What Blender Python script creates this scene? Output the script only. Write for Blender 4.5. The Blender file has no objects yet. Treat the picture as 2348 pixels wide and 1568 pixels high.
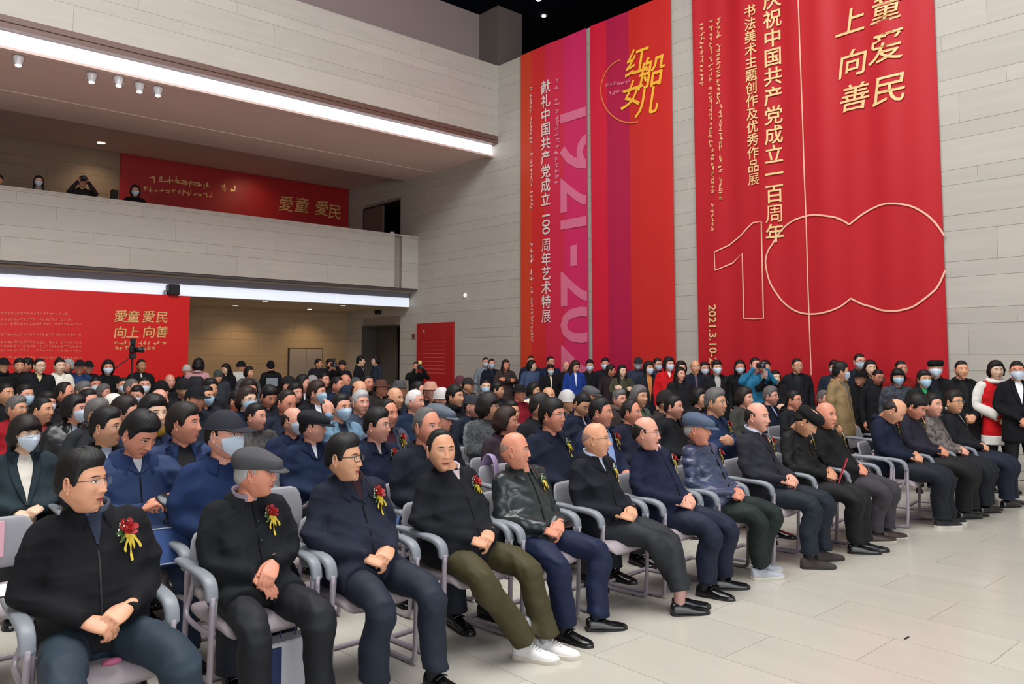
import bpy, math, random
import numpy as np
from mathutils import Vector, Matrix
from mathutils.bvhtree import BVHTree
random.seed(7)
sc = bpy.context.scene
COL = sc.collection
# ------------------------------------------------------------ camera
F, CX, CY, CAMH = 1807.0, 1174.0, 688.0, 1.73
TH = math.atan((818 - 688) / F); AZ = math.radians(48.1)
fh = np.array([math.cos(AZ), math.sin(AZ), 0.]); rt = np.array([math.sin(AZ), -math.cos(AZ), 0.]); zz = np.array([0, 0, 1.])
fw = fh * math.cos(TH) + zz * math.sin(TH); up = -fh * math.sin(TH) + zz * math.cos(TH)
cam_data = bpy.data.cameras.new('camera'); cam = bpy.data.objects.new('camera', cam_data); COL.objects.link(cam)
cam_data.sensor_width = 36; cam_data.lens = 36 * F / 2348; cam_data.shift_y = -(784 - 688) / 2348
cam_data.clip_start = .05; cam_data.clip_end = 200
m = Matrix(((rt[0], up[0], -fw[0]), (rt[1], up[1], -fw[1]), (rt[2], up[2], -fw[2])))
cam.matrix_world = Matrix.Translation((0, 0, CAMH)) @ m.to_4x4()
sc.camera = cam
# ------------------------------------------------------------ world, light, exposure
sc.view_settings.view_transform = 'Standard'; sc.view_settings.look = 'None'
sc.view_settings.gamma = 1; sc.view_settings.use_curve_mapping = False
sc.view_settings.exposure = 0.08
w = bpy.data.worlds.new('world'); sc.world = w; w.use_nodes = True
w.node_tree.nodes['Background'].inputs[0].default_value = (0.86, 0.93, 1.0, 1)
w.node_tree.nodes['Background'].inputs[1].default_value = 0.5
def area(name, loc, target, sx, sy, power, col):
    d = bpy.data.lights.new(name, 'AREA'); d.shape = 'RECTANGLE'; d.size = sx; d.size_y = sy; d.energy = power; d.color = col
    o = bpy.data.objects.new(name, d); COL.objects.link(o); o.location = loc
    o.rotation_euler = (Vector(target) - Vector(loc)).to_track_quat('-Z', 'Y').to_euler()
    return o
area('skylight_panel', (3.0, 5.0, 12.7), (3.5, 6.0, 0), 11, 10, 3000, (1, .99, .97))
area('front_fill_light', (1, -8, 3.4), (4, 14, 7.5), 14, 6.4, 900, (.95, .97, 1))  # unseen fill light behind the camera, added and tilted up to brighten soffit and fascia

# ------------------------------------------------------------ helpers
def ray(x, y): return fw * F + rt * (x - CX) - up * (y - CY)
def atz(x, y, z): d = ray(x, y); return np.array([0, 0, CAMH]) + d * ((z - CAMH) / d[2])
def aty(x, y, Y): d = ray(x, y); return np.array([0, 0, CAMH]) + d * (Y / d[1])
def atx(x, y, X): d = ray(x, y); return np.array([0, 0, CAMH]) + d * (X / d[0])
def lin(c):
    if isinstance(c, str):
        c = tuple(int(c[i:i + 2], 16) for i in (0, 2, 4))
    return tuple((v / 255 / 12.92) if v / 255 <= .04045 else ((v / 255 + .055) / 1.055) ** 2.4 for v in c) + (1,)
MATS = {}
def mat(name, col, rough=.6, spec=.5, metal=0, noise=0, nscale=8, bump=0, bscale=60, stretch=(1, 1, 1), emit=0, sheen=0, coat=0, rnd=0, sss=0, fold=0, fscale=6, noise2=None, alpha=1, bdist=.002):
    if name in MATS: return MATS[name]
    mt = bpy.data.materials.new(name); mt.use_nodes = True; nt = mt.node_tree; L = nt.links.new
    b = nt.nodes['Principled BSDF']; c = lin(col)
    b.inputs['Base Color'].default_value = c; b.inputs['Roughness'].default_value = rough
    b.inputs['Metallic'].default_value = metal; b.inputs['Specular IOR Level'].default_value = spec
    mt.diffuse_color = c
    if sheen: b.inputs['Sheen Weight'].default_value = sheen; b.inputs['Sheen Roughness'].default_value = .5
    if coat: b.inputs['Coat Weight'].default_value = coat; b.inputs['Coat Roughness'].default_value = .15
    if sss: b.inputs['Subsurface Weight'].default_value = sss; b.inputs['Subsurface Radius'].default_value = (.012, .005, .003); b.inputs['Subsurface Scale'].default_value = 1
    if emit: b.inputs['Emission Color'].default_value = c; b.inputs['Emission Strength'].default_value = emit
    if alpha < 1: b.inputs['Alpha'].default_value = alpha
    tc = nt.nodes.new('ShaderNodeTexCoord'); mp = nt.nodes.new('ShaderNodeMapping'); mp.inputs['Scale'].default_value = stretch
    L(tc.outputs['Object'], mp.inputs[0])
    src = None
    if noise or rnd:
        n = nt.nodes.new('ShaderNodeTexNoise'); n.inputs['Scale'].default_value = nscale; n.inputs['Detail'].default_value = 5
        if rnd:
            oi = nt.nodes.new('ShaderNodeObjectInfo'); ad = nt.nodes.new('ShaderNodeVectorMath'); ad.operation = 'MULTIPLY_ADD'
            L(oi.outputs['Random'], ad.inputs[0]); ad.inputs[1].default_value = (37, 53, 71); L(mp.outputs[0], ad.inputs[2]); L(ad.outputs[0], n.inputs['Vector'])
        else: L(mp.outputs[0], n.inputs['Vector'])
        mr = nt.nodes.new('ShaderNodeMapRange'); mr.inputs[1].default_value = .25; mr.inputs[2].default_value = .75
        mr.inputs[3].default_value = 1 - noise; mr.inputs[4].default_value = 1 + noise; L(n.outputs[0], mr.inputs[0])
        val = mr.outputs[0]
        if rnd:
            r2 = nt.nodes.new('ShaderNodeMapRange'); r2.inputs[3].default_value = 1 - rnd; r2.inputs[4].default_value = 1 + rnd; L(oi.outputs['Random'], r2.inputs[0])
            mu = nt.nodes.new('ShaderNodeMath'); mu.operation = 'MULTIPLY'; L(val, mu.inputs[0]); L(r2.outputs[0], mu.inputs[1]); val = mu.outputs[0]
        hv = nt.nodes.new('ShaderNodeVectorMath'); hv.operation = 'SCALE'; hv.inputs[0].default_value = c[:3]; L(val, hv.inputs['Scale'])
        src = hv.outputs[0]
        if noise2:
            n2 = nt.nodes.new('ShaderNodeTexNoise'); n2.inputs['Scale'].default_value = noise2[1]; n2.inputs['Detail'].default_value = 3; L(tc.outputs['Object'], n2.inputs['Vector'])
            cr = nt.nodes.new('ShaderNodeMapRange'); cr.inputs[1].default_value = .45; cr.inputs[2].default_value = .7; L(n2.outputs[0], cr.inputs[0])
            mx = nt.nodes.new('ShaderNodeMix'); mx.data_type = 'RGBA'; L(cr.outputs[0], mx.inputs[0]); L(src, mx.inputs[6]); mx.inputs[7].default_value = lin(noise2[0]); src = mx.outputs[2]
        L(src, b.inputs['Base Color'])
    if bump:
        n3 = nt.nodes.new('ShaderNodeTexNoise'); n3.inputs['Scale'].default_value = bscale; n3.inputs['Detail'].default_value = 3; L(mp.outputs[0], n3.inputs['Vector'])
        bp = nt.nodes.new('ShaderNodeBump'); bp.inputs['Strength'].default_value = bump; bp.inputs['Distance'].default_value = bdist; L(n3.outputs[0], bp.inputs['Height']); L(bp.outputs[0], b.inputs['Normal'])
        if fold:
            n4 = nt.nodes.new('ShaderNodeTexNoise'); n4.noise_type = 'RIDGED_MULTIFRACTAL'; n4.inputs['Scale'].default_value = fscale; n4.inputs['Detail'].default_value = 1.5; n4.inputs['Distortion'].default_value = .5; n4.inputs['Roughness'].default_value = .35
            oi2 = nt.nodes.new('ShaderNodeObjectInfo'); a2 = nt.nodes.new('ShaderNodeVectorMath'); a2.operation = 'MULTIPLY_ADD'; L(oi2.outputs['Random'], a2.inputs[0]); a2.inputs[1].default_value = (31, 17, 43); L(tc.outputs['Object'], a2.inputs[2]); L(a2.outputs[0], n4.inputs['Vector'])
            b2 = nt.nodes.new('ShaderNodeBump'); b2.inputs['Strength'].default_value = fold; b2.inputs['Distance'].default_value = .02; L(n4.outputs[0], b2.inputs['Height']); L(b2.outputs[0], bp.inputs['Normal'])
    MATS[name] = mt; return mt

class G:
    "growing geometry: verts, faces, material index per face"
    def __init__(s): s.V = []; s.F = []; s.M = []; s.n = 0
    def add(s, vf, mi=0):
        V, Fc = vf; V = np.asarray(V, float).reshape(-1, 3)
        s.V.append(V); k = s.n
        s.F.extend([tuple(int(i) + k for i in f) for f in Fc]); s.M.extend([mi] * len(Fc)); s.n += len(V); return s
    def merge(s, g, R=None, t=None, mioff=0):
        V = g.verts()
        if R is not None: V = V @ np.asarray(R).T
        if t is not None: V = V + np.asarray(t)
        k = s.n; s.V.append(V); s.F.extend([tuple(i + k for i in f) for f in g.F]); s.M.extend([q + mioff for q in g.M]); s.n += len(V); return s
    def verts(s): return np.concatenate(s.V) if s.V else np.zeros((0, 3))
def mesh(name, g, mats, smooth=True):
    me = bpy.data.meshes.new(name); me.from_pydata(g.verts().tolist(), [], g.F)
    for mt in (mats if isinstance(mats, (list, tuple)) else [mats]): me.materials.append(mt)
    me.polygons.foreach_set('material_index', g.M)
    me.polygons.foreach_set('use_smooth', [smooth] * len(g.F)); me.update()
    return me
def link(name, me, parent=None, loc=None, rot=None, **props):
    o = bpy.data.objects.new(name, me); COL.objects.link(o)
    if parent is not None: o.parent = parent
    if loc is not None: o.location = [float(v) for v in loc]
    if rot is not None: o.rotation_euler = rot
    for k, v in props.items(): o[k] = v
    return o
def obj(name, g, mats, parent=None, smooth=True, **props): return link(name, mesh(name, g, mats, smooth), parent, **props)
def copy_tree(o, parent=None):
    c = o.copy(); COL.objects.link(c); c.parent = parent
    for ch in KIDS(o): copy_tree(ch, c)
    return c
def KIDS(o): return [x for x in o.children]
def ss(x, a, b):
    t = np.clip((x - a) / (b - a), 0, 1); return t * t * (3 - 2 * t)
def boxg(x0, x1, y0, y1, z0, z1):
    V = [(x, y, z) for x in (x0, x1) for y in (y0, y1) for z in (z0, z1)]
    return V, [(0, 1, 3, 2), (4, 6, 7, 5), (0, 4, 5, 1), (2, 3, 7, 6), (0, 2, 6, 4), (1, 5, 7, 3)]
def rbox(x0, x1, y0, y1, z0, z1, b=.01):
    "box with chamfered edges"
    V = []; c = ((x0 + x1) / 2, (y0 + y1) / 2, (z0 + z1) / 2); h = ((x1 - x0) / 2, (y1 - y0) / 2, (z1 - z0) / 2); b = min(b, *[q * .9 for q in h])
    idx = {}
    for sx in (-1, 1):
        for sy in (-1, 1):
            for sz in (-1, 1):
                for a in range(3):
                    p = [h[0] - b, h[1] - b, h[2] - b]; p[a] = h[a]
                    idx[(sx, sy, sz, a)] = len(V); V.append((c[0] + sx * p[0], c[1] + sy * p[1], c[2] + sz * p[2]))
    Fs = []
    S = (-1, 1)
    for s in S:
        Fs.append([idx[(s, y, z, 0)] for y, z in ((-1, -1), (1, -1), (1, 1), (-1, 1))][::s])
        Fs.append([idx[(x, s, z, 1)] for x, z in ((-1, -1), (-1, 1), (1, 1), (1, -1))][::s])
        Fs.append([idx[(x, y, s, 2)] for x, y in ((-1, -1), (1, -1), (1, 1), (-1, 1))][::s])
    for p in S:
        for q in S:
            Fs.append([idx[(p, q, -1, 0)], idx[(p, q, 1, 0)], idx[(p, q, 1, 1)], idx[(p, q, -1, 1)]][::-p * q])
            Fs.append([idx[(p, -1, q, 0)], idx[(p, 1, q, 0)], idx[(p, 1, q, 2)], idx[(p, -1, q, 2)]][::p * q])
            Fs.append([idx[(-1, p, q, 1)], idx[(1, p, q, 1)], idx[(1, p, q, 2)], idx[(-1, p, q, 2)]][::-p * q])
    for x in S:
        for y in S:
            for z in S:
                f = [idx[(x, y, z, 0)], idx[(x, y, z, 1)], idx[(x, y, z, 2)]]; Fs.append(f[::x * y * z])
    return V, Fs
def cr(P, sub):
    P = np.asarray(P, float); n = len(P)
    if sub <= 1 or n < 3: return P if sub <= 1 else np.array([P[0] + (P[1] - P[0]) * t for t in np.linspace(0, 1, sub + 1)])
    out = []
    for i in range(n - 1):
        p0 = P[max(i - 1, 0)]; p1 = P[i]; p2 = P[i + 1]; p3 = P[min(i + 2, n - 1)]
        for k in range(sub):
            t = k / sub
            out.append(.5 * ((2 * p1) + (-p0 + p2) * t + (2 * p0 - 5 * p1 + 4 * p2 - p3) * t * t + (-p0 + 3 * p1 - 3 * p2 + p3) * t ** 3))
    out.append(P[-1]); return np.array(out)
def tube(P, R, n=10, sub=4, ref=(0, 0, 1), dome=(1, 1), sq=1.0, closed=False):
    R = np.array([(r, r) if np.isscalar(r) else r for r in (R if hasattr(R, '__len__') else [R] * len(P))], float)
    P = cr(P, sub); R = cr(R, sub)
    T = np.gradient(P, axis=0)
    if closed: T = (np.roll(P, -1, 0) - np.roll(P, 1, 0))
    T /= np.linalg.norm(T, axis=1)[:, None] + 1e-12
    u = np.asarray(ref, float); u = u - T[0] * (u @ T[0])
    if np.linalg.norm(u) < 1e-3: u = np.array([1., 0, 0]) - T[0] * T[0][0]
    u /= np.linalg.norm(u); rings = []
    a = np.linspace(0, 2 * math.pi, n, endpoint=False)
    ca, sa = np.cos(a), np.sin(a)
    if sq != 1: ca = np.sign(ca) * np.abs(ca) ** sq; sa = np.sign(sa) * np.abs(sa) ** sq
    fr = []
    for i in range(len(P)):
        u = u - T[i] * (u @ T[i]); u /= np.linalg.norm(u) + 1e-12; v = np.cross(T[i], u); fr.append((u.copy(), v))
    def ring(c, i, s): return c + (fr[i][0][None] * (ca * R[i][0] * s)[:, None]) + (fr[i][1][None] * (sa * R[i][1] * s)[:, None])
    if dome[0] and not closed:
        r = min(R[0]) * dome[0]
        for q in (.25, .75): rings.append(ring(P[0] - T[0] * r * (1 - q) , 0, math.sqrt(max(0, 1 - (1 - q) ** 2)) * .98))
    for i in range(len(P)): rings.append(ring(P[i], i, 1))
    if dome[1] and not closed:
        r = min(R[-1]) * dome[1]
        for q in (.75, .25): rings.append(ring(P[-1] + T[-1] * r * (1 - q), len(P) - 1, math.sqrt(max(0, 1 - (1 - q) ** 2)) * .98))
    m_ = len(rings); V = np.concatenate(rings); Fs = []
    for i in range(m_ if closed else m_ - 1):
        A = i * n; B = ((i + 1) % m_) * n
        for j in range(n): k = (j + 1) % n; Fs.append((A + j, A + k, B + k, B + j))
    if not closed: Fs.append(tuple(range(n))[::-1]); Fs.append(tuple((m_ - 1) * n + j for j in range(n)))
    return V, Fs
def loft(rings, cap=True):
    n = len(rings[0]); V = np.concatenate([np.asarray(r, float) for r in rings]); Fs = []
    for i in range(len(rings) - 1):
        for j in range(n): k = (j + 1) % n; Fs.append((i * n + j, i * n + k, (i + 1) * n + k, (i + 1) * n + j))
    if cap: Fs.append(tuple(range(n))[::-1]); Fs.append(tuple((len(rings) - 1) * n + j for j in range(n)))
    return V, Fs
def gridf(V, nu, nv):
    "V laid out nu x nv"
    return V, [(i * nv + j, (i + 1) * nv + j, (i + 1) * nv + j + 1, i * nv + j + 1) for i in range(nu - 1) for j in range(nv - 1)]
def ball(c, r, n=10, m_=6):
    c = np.asarray(c, float); r = np.array([r] * 3 if np.isscalar(r) else r, float); rings = []
    for i in range(m_):
        p = -math.pi / 2 + math.pi * (i + .5) / m_ * 1.0
        rings.append([c + r * (math.cos(p) * math.cos(2 * math.pi * j / n), math.cos(p) * math.sin(2 * math.pi * j / n), math.sin(p) / math.sin(math.pi / 2 * (1 - 1 / m_)) ) for j in range(n)])
    return loft(rings)
def Rz(a): c, s = math.cos(a), math.sin(a); return np.array([[c, -s, 0], [s, c, 0], [0, 0, 1.]])
def Rx(a): c, s = math.cos(a), math.sin(a); return np.array([[1., 0, 0], [0, c, -s], [0, s, c]])
def Ry(a): c, s = math.cos(a), math.sin(a); return np.array([[c, 0, s], [0, 1., 0], [-s, 0, c]])
def remesh(g, vox, smooth=4):
    me = bpy.data.meshes.new('tmp'); me.from_pydata(g.verts().tolist(), [], g.F)
    o = bpy.data.objects.new('tmp', me); COL.objects.link(o)
    md = o.modifiers.new('r', 'REMESH'); md.mode = 'VOXEL'; md.voxel_size = vox
    if smooth: s = o.modifiers.new('s', 'SMOOTH'); s.iterations = smooth; s.factor = .5
    dg = bpy.context.evaluated_depsgraph_get(); dg.update(); e = o.evaluated_get(dg); m2 = e.to_mesh()
    V = np.empty(len(m2.vertices) * 3); m2.vertices.foreach_get('co', V); V = V.reshape(-1, 3)
    N = np.empty(len(m2.vertices) * 3); m2.vertices.foreach_get('normal', N); N = N.reshape(-1, 3)
    Fs = [tuple(p.vertices) for p in m2.polygons]
    e.to_mesh_clear(); bpy.data.objects.remove(o); bpy.data.meshes.remove(me)
    return V, N, Fs
def wrinkle(V, N, amp, seed=0, k=26., spots=()):
    r = np.random.RandomState(seed); d = np.zeros(len(V))
    Wt = np.full(len(V), .42)
    for c, rad, w_ in spots: Wt += w_ * np.exp(-((V - np.array(c)) ** 2).sum(1) / rad ** 2)
    for i in range(4):
        kv = r.normal(size=3); kv[2] = abs(kv[2]) + .8; kv /= np.linalg.norm(kv); f = k * (.6 + .5 * i)
        ph = V @ kv * f + r.rand() * 6 + 1.6 * np.sin(V[:, [1, 2, 0]] @ r.normal(size=3) * f * .45 + r.rand() * 6)
        d += (1 - np.abs(np.sin(ph * .5))) ** 1.6 * (1. / (1 + i * .6)) - .25
    return V + N * (d * Wt * amp)[:, None]
# ------------------------------------------------------------ heads
def dirs(na, ne, e0=-88, e1=88, kf=.5):
    t = np.linspace(-math.pi, math.pi, na, endpoint=False); az = t - kf * np.sin(t)
    el = np.radians(np.linspace(e0, e1, ne)); el = el - .18 * np.sin(2 * (el - math.radians(-10))) * (ne > 40)
    A, E_ = np.meshgrid(az, el); A = A.ravel(); E_ = E_.ravel()
    D = np.stack([np.sin(A) * np.cos(E_), -np.cos(A) * np.cos(E_), np.sin(E_)], 1)
    Fs = []
    for i in range(ne - 1):
        for j in range(na): k = (j + 1) % na; Fs.append((i * na + j, i * na + k, (i + 1) * na + k, (i + 1) * na + j))
    return D, A, Fs
def g2(u, w, cu, cw, su, sw): return np.exp(-((u - cu) / su) ** 2 - ((w - cw) / sw) ** 2)
def head_shape(D, feat=1.0, hp=(1, 1, 1)):
    x, y, z = D[:, 0], D[:, 1], D[:, 2]
    wj = 1 - .36 * ss(-z, .1, 1.0) * hp[1] + .02 * ss(-z, .05, .4) * (1 - ss(-z, .4, .8))
    hr = np.clip(np.sqrt(x * x + y * y), .02, 1) ** (-.20 * ss(z, 0, .5)); x = x * hr; y = y * hr
    X = .0775 * x * wj; Z = .122 * z
    p = np.where(z < 0, .62 - .10 * ss(-z, 0, .8), .62 + .3 * ss(z, 0, .8))
    yf = -.090 * np.abs(y) ** p; yb = .102 * y * (1 - .50 * ss(-z, .15, .9))
    Y = np.where(y < 0, yf, yb)
    fwt = ss(-y, .05, .45) * feat; a = np.abs(X)
    Y = Y - fwt * (
        .024 * np.exp(-(X / (.0085 + .005 * ss(-Z, -.01, .03))) ** 2) * np.clip((.026 - Z) / .055, 0, 1) * (1 - ss(-Z, .030, .043)) * hp[2]
        + .008 * g2(a, Z, .0145, -.030, .007, .008)
        - .0085 * g2(a, Z, .033, .012, .017, .011) + .0055 * g2(a, Z, .034, .011, .013, .008)
        + .004 * g2(a, Z, .028, .034, .024, .009) + .006 * g2(a, Z, .040, -.018, .018, .018)
        + .0065 * g2(X, Z, 0, -.057, .022, .0055) + .0060 * g2(X, Z, 0, -.0685, .018, .006) - .003 * g2(X, Z, 0, -.0628, .026, .003)
        + .004 * g2(X, Z, 0, -.060, .034, .022) + .011 * g2(X, Z, 0, -.102, .026, .018) - .004 * g2(X, Z, 0, -.082, .02, .006)
        - .003 * g2(a, Z, .03, -.045, .006, .016))
    return np.stack([X, Y, Z], 1)
def surf(x, z, off=0., hp=(1, 1, 1)):
    x = np.asarray(x, float); z = np.asarray(z, float); zd = np.clip(z / .122, -.99, .99)
    wj = 1 - .36 * ss(-zd, .1, 1.0) * hp[1] + .02 * ss(-zd, .05, .4) * (1 - ss(-zd, .4, .8))
    xd = np.clip(x / (.0775 * wj), -.97, .97); k_ = (1 - zd ** 2) ** (-.10 * ss(zd, 0, .5)); xd = xd / k_; yd = -np.sqrt(np.clip(1 - xd ** 2 - zd ** 2, .0025, 1))
    P = head_shape(np.stack([xd, yd, zd], -1).reshape(-1, 3), 1, hp).reshape(x.shape + (3,))
    P[..., 0] = x; P[..., 1] -= off; P[..., 2] = z; return P
def patch(xf, zf, nu, nv, off, hp):
    s, t = np.meshgrid(np.linspace(-1, 1, nu), np.linspace(-1, 1, nv), indexing='ij')
    P = surf(xf(s, t), zf(s, t), off if np.isscalar(off) else 0, hp)
    if not np.isscalar(off): P[..., 1] -= off(s, t)
    return gridf(P.reshape(-1, 3), nu, nv)
def face_geo(lod, hp, eyes='open', smile=0, bare=True):
    "head in its own frame: facing -Y, centre of the skull at the origin; mats 0 skin 1 lips 2 brow 3 eye white 4 iris 5 ear inner"
    g = G(); na, ne = {0: (100, 74), 1: (46, 34), 2: (26, 18)}[lod]
    D, A, Fs = dirs(na, ne, kf=.5 if lod < 2 else .3)
    g.add((head_shape(D, 1, hp), Fs + [tuple(range(na))[::-1], tuple((ne - 1) * na + j for j in range(na))]))
    n = {0: 13, 1: 7, 2: 5}[lod]; m_ = {0: 5, 1: 3, 2: 3}[lod]
    for s_ in (-1, 1):
        cx, cz = .0335 * s_, .0105
        op = .0052 if eyes == 'open' else .0016
        arch = lambda s, t: cz + op * t * (1 - s * s) ** .6 + .0015 * s * s_ + .001 * (1 - s * s)
        g.add(patch(lambda s, t: cx + .0150 * s, arch, n, m_, .0012, hp), 3)
        if eyes == 'open': g.add(patch(lambda s, t: cx + .0048 * s + .002, lambda s, t: cz + .0008 + .0047 * t * np.sqrt(np.clip(1 - s * s, 0, 1)), max(5, n // 2), m_, .0018, hp), 4)
        g.add(patch(lambda s, t: cx + .0165 * s, lambda s, t: cz + (op + .0008) * (1 - s * s) ** .6 + .0012 * t + .0014 * s * s_, n, 2, .0026, hp), 2)
        g.add(patch(lambda s, t: s_ * (.033 + .019 * s), lambda s, t: .0315 + .003 * (1 - s * s) - .002 * (s > .3) * s + .0030 * t * (1 - .5 * np.abs(s)), n, 3, .0030, hp), 2)
        # ear
        e = G(); pts = [(0, -.006 + .010 * math.cos(a_), .020 * math.sin(a_) * (1.15 if math.sin(a_) > 0 else 1) + .004) for a_ in np.linspace(-2.1, 3.3, 9)]
        e.add(tube([(p[0] + .004 + .008 * (i / 8), p[1] * 1.25 + .010, p[2] * 1.25) for i, p in enumerate(pts)], .0042, n=6 if lod else 8, sub=1 if lod else 2))
        e.add(ball((.003, .004, .0), (.006, .014, .026), 8, 5))
        e.add(ball((.007, .0, -.024), (.005, .009, .010), 7, 4))
        V = e.verts() * (1.12, 1, 1.05); V[:, 0] *= s_; V = V + (.0725 * s_, .006, -.004)
        g.add((V, [f[::s_] for f in e.F]))
    if bare:
        w_ = .027 + .004 * smile
        cz_ = lambda s: -.0628 + (.0035 * smile + .0004) * s * s
        g.add(patch(lambda s, t: w_ * s, lambda s, t: cz_(s) + .0038 + .0034 * t * (1 - np.abs(s) ** 2.2) + .0 * s, n, m_, .0013, hp), 1)
        g.add(patch(lambda s, t: w_ * .9 * s, lambda s, t: cz_(s) - .0048 + .0042 * t * (1 - np.abs(s) ** 2.2), n, m_, .0016, hp), 1)
        g.add(patch(lambda s, t: w_ * 1.05 * s, lambda s, t: cz_(s) + .0007 * t, n, 2, .0024, hp), 2)
    return g
HAIRS = {  # thickness top, side, hairline front(z), temple, sideburn, back, part volume
    'short': (.014, .007, .60, .40, -.10, -.62), 'side': (.020, .009, .56, .36, -.10, -.62), 'thick': (.022, .014, .50, .30, -.14, -.66),
    'crew': (.007, .005, .60, .42, -.06, -.58), 'recede': (.012, .010, .82, .55, -.08, -.6), 'balding': (.006, .008, 1.5, 1.3, -.05, -.58),
    'shaved': (.0016, .0016, 1.5, .9, .0, -.50), 'bob': (.026, .026, .52, .30, -.55, -.85), 'fringe': (.028, .026, .30, .22, -.60, -.88),
    'long': (.022, .022, .60, .34, -.85, -1.0), 'hood': (.034, .034, .62, .20, -.80, -1.0)}
def hair_geo(kind, lod, seed=0):
    tt, ts, zf, zt, zs, zb = HAIRS[kind]; na, ne = {0: (96, 50), 1: (46, 28), 2: (24, 16)}[lod]
    D, A, Fs = dirs(na, ne, -75 if kind in ('long', 'hood', 'bob', 'fringe') else -50, 89, .15)
    x, y, z = D[:, 0], D[:, 1], D[:, 2]; a = np.abs((A + math.pi) % (2 * math.pi) - math.pi) * 180 / math.pi
    L = np.interp(a, [0, 35, 58, 72, 84, 96, 108, 128, 180], [zf, zf - .02, (zf * .55 + zt * .45), zt - .08 if zt < 1 else .35, zs, zs + (.30 if zs > -.3 else 0.05), zs - .06 if zs > -.3 else zs, (zb + zs) / 2, zb])
    if kind in ('balding', 'shaved'):
        L = np.interp(a, [0, 74, 80, 86, 97, 108, 128, 180], [2, 2, .45, zs, zs + .3, zs - .05, (zb + zs) / 2, zb])
        top = np.interp(a, [0, 74, 84, 100, 130, 180], [-1, .10, .34, .50, .62, .66]); mk = np.minimum(z - L, (top - z))
    else: mk = z - L
    r = np.random.RandomState(seed)
    th = ts + (tt - ts) * ss(z, .1, .8); fall = ss(mk, -.02, .16 if kind != 'shaved' else .4)
    if kind == 'side': th = th + .010 * ss(z, .3, .9) * np.sin((x + .25) * 2.6) ** 2 * (x > -.25)
    k = 30; wav = (np.sin(A * 21 + 3 * np.sin(z * 7 + seed)) * .5 + np.sin(A * 47 + z * 9)) * .0012 * (lod < 2) * (kind != 'shaved')
    P = head_shape(D, .0); nrm = P / (np.linalg.norm(P, axis=1)[:, None]) ;
    off = (th + wav) * fall - .003 * (1 - fall)
    V = P + nrm * off[:, None]
    if kind in ('long', 'bob', 'hood', 'fringe'): V[:, 1] += .012 * (z < 0) * ss(a, 60, 120); V[:, 0] *= 1 + .10 * ss(-z, 0, .8) * ss(a, 50, 90); V[:, 2] -= .02 * ss(-z, .5, 1) * ss(a, 60, 110)
    ok = mk > -.06; keep = [f for f in Fs if sum(ok[list(f)]) >= 3]
    if kind not in ('balding', 'shaved'): keep = keep + [tuple((ne - 1) * na + j for j in range(na))]
    g = G(); g.add((V, keep))
    if kind in ('long',):
        q = 8 if lod == 2 else 14
        g.add(tube([(0, .075, -.02), (0, .095, -.12), (.0, .09, -.24), (0, .075, -.31)], [(.035, .075), (.04, .095), (.035, .09), (.012, .06)], n=q, sub=2, ref=(0, 1, 0)))
        for s_ in (-1, 1): g.add(tube([(.07 * s_, .0, .02), (.088 * s_, -.005, -.09), (.092 * s_, -.02, -.20), (.085 * s_, -.03, -.27)], [(.018, .03), (.018, .035), (.016, .03), (.004, .012)], n=q // 2, sub=2))
    return g
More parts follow.
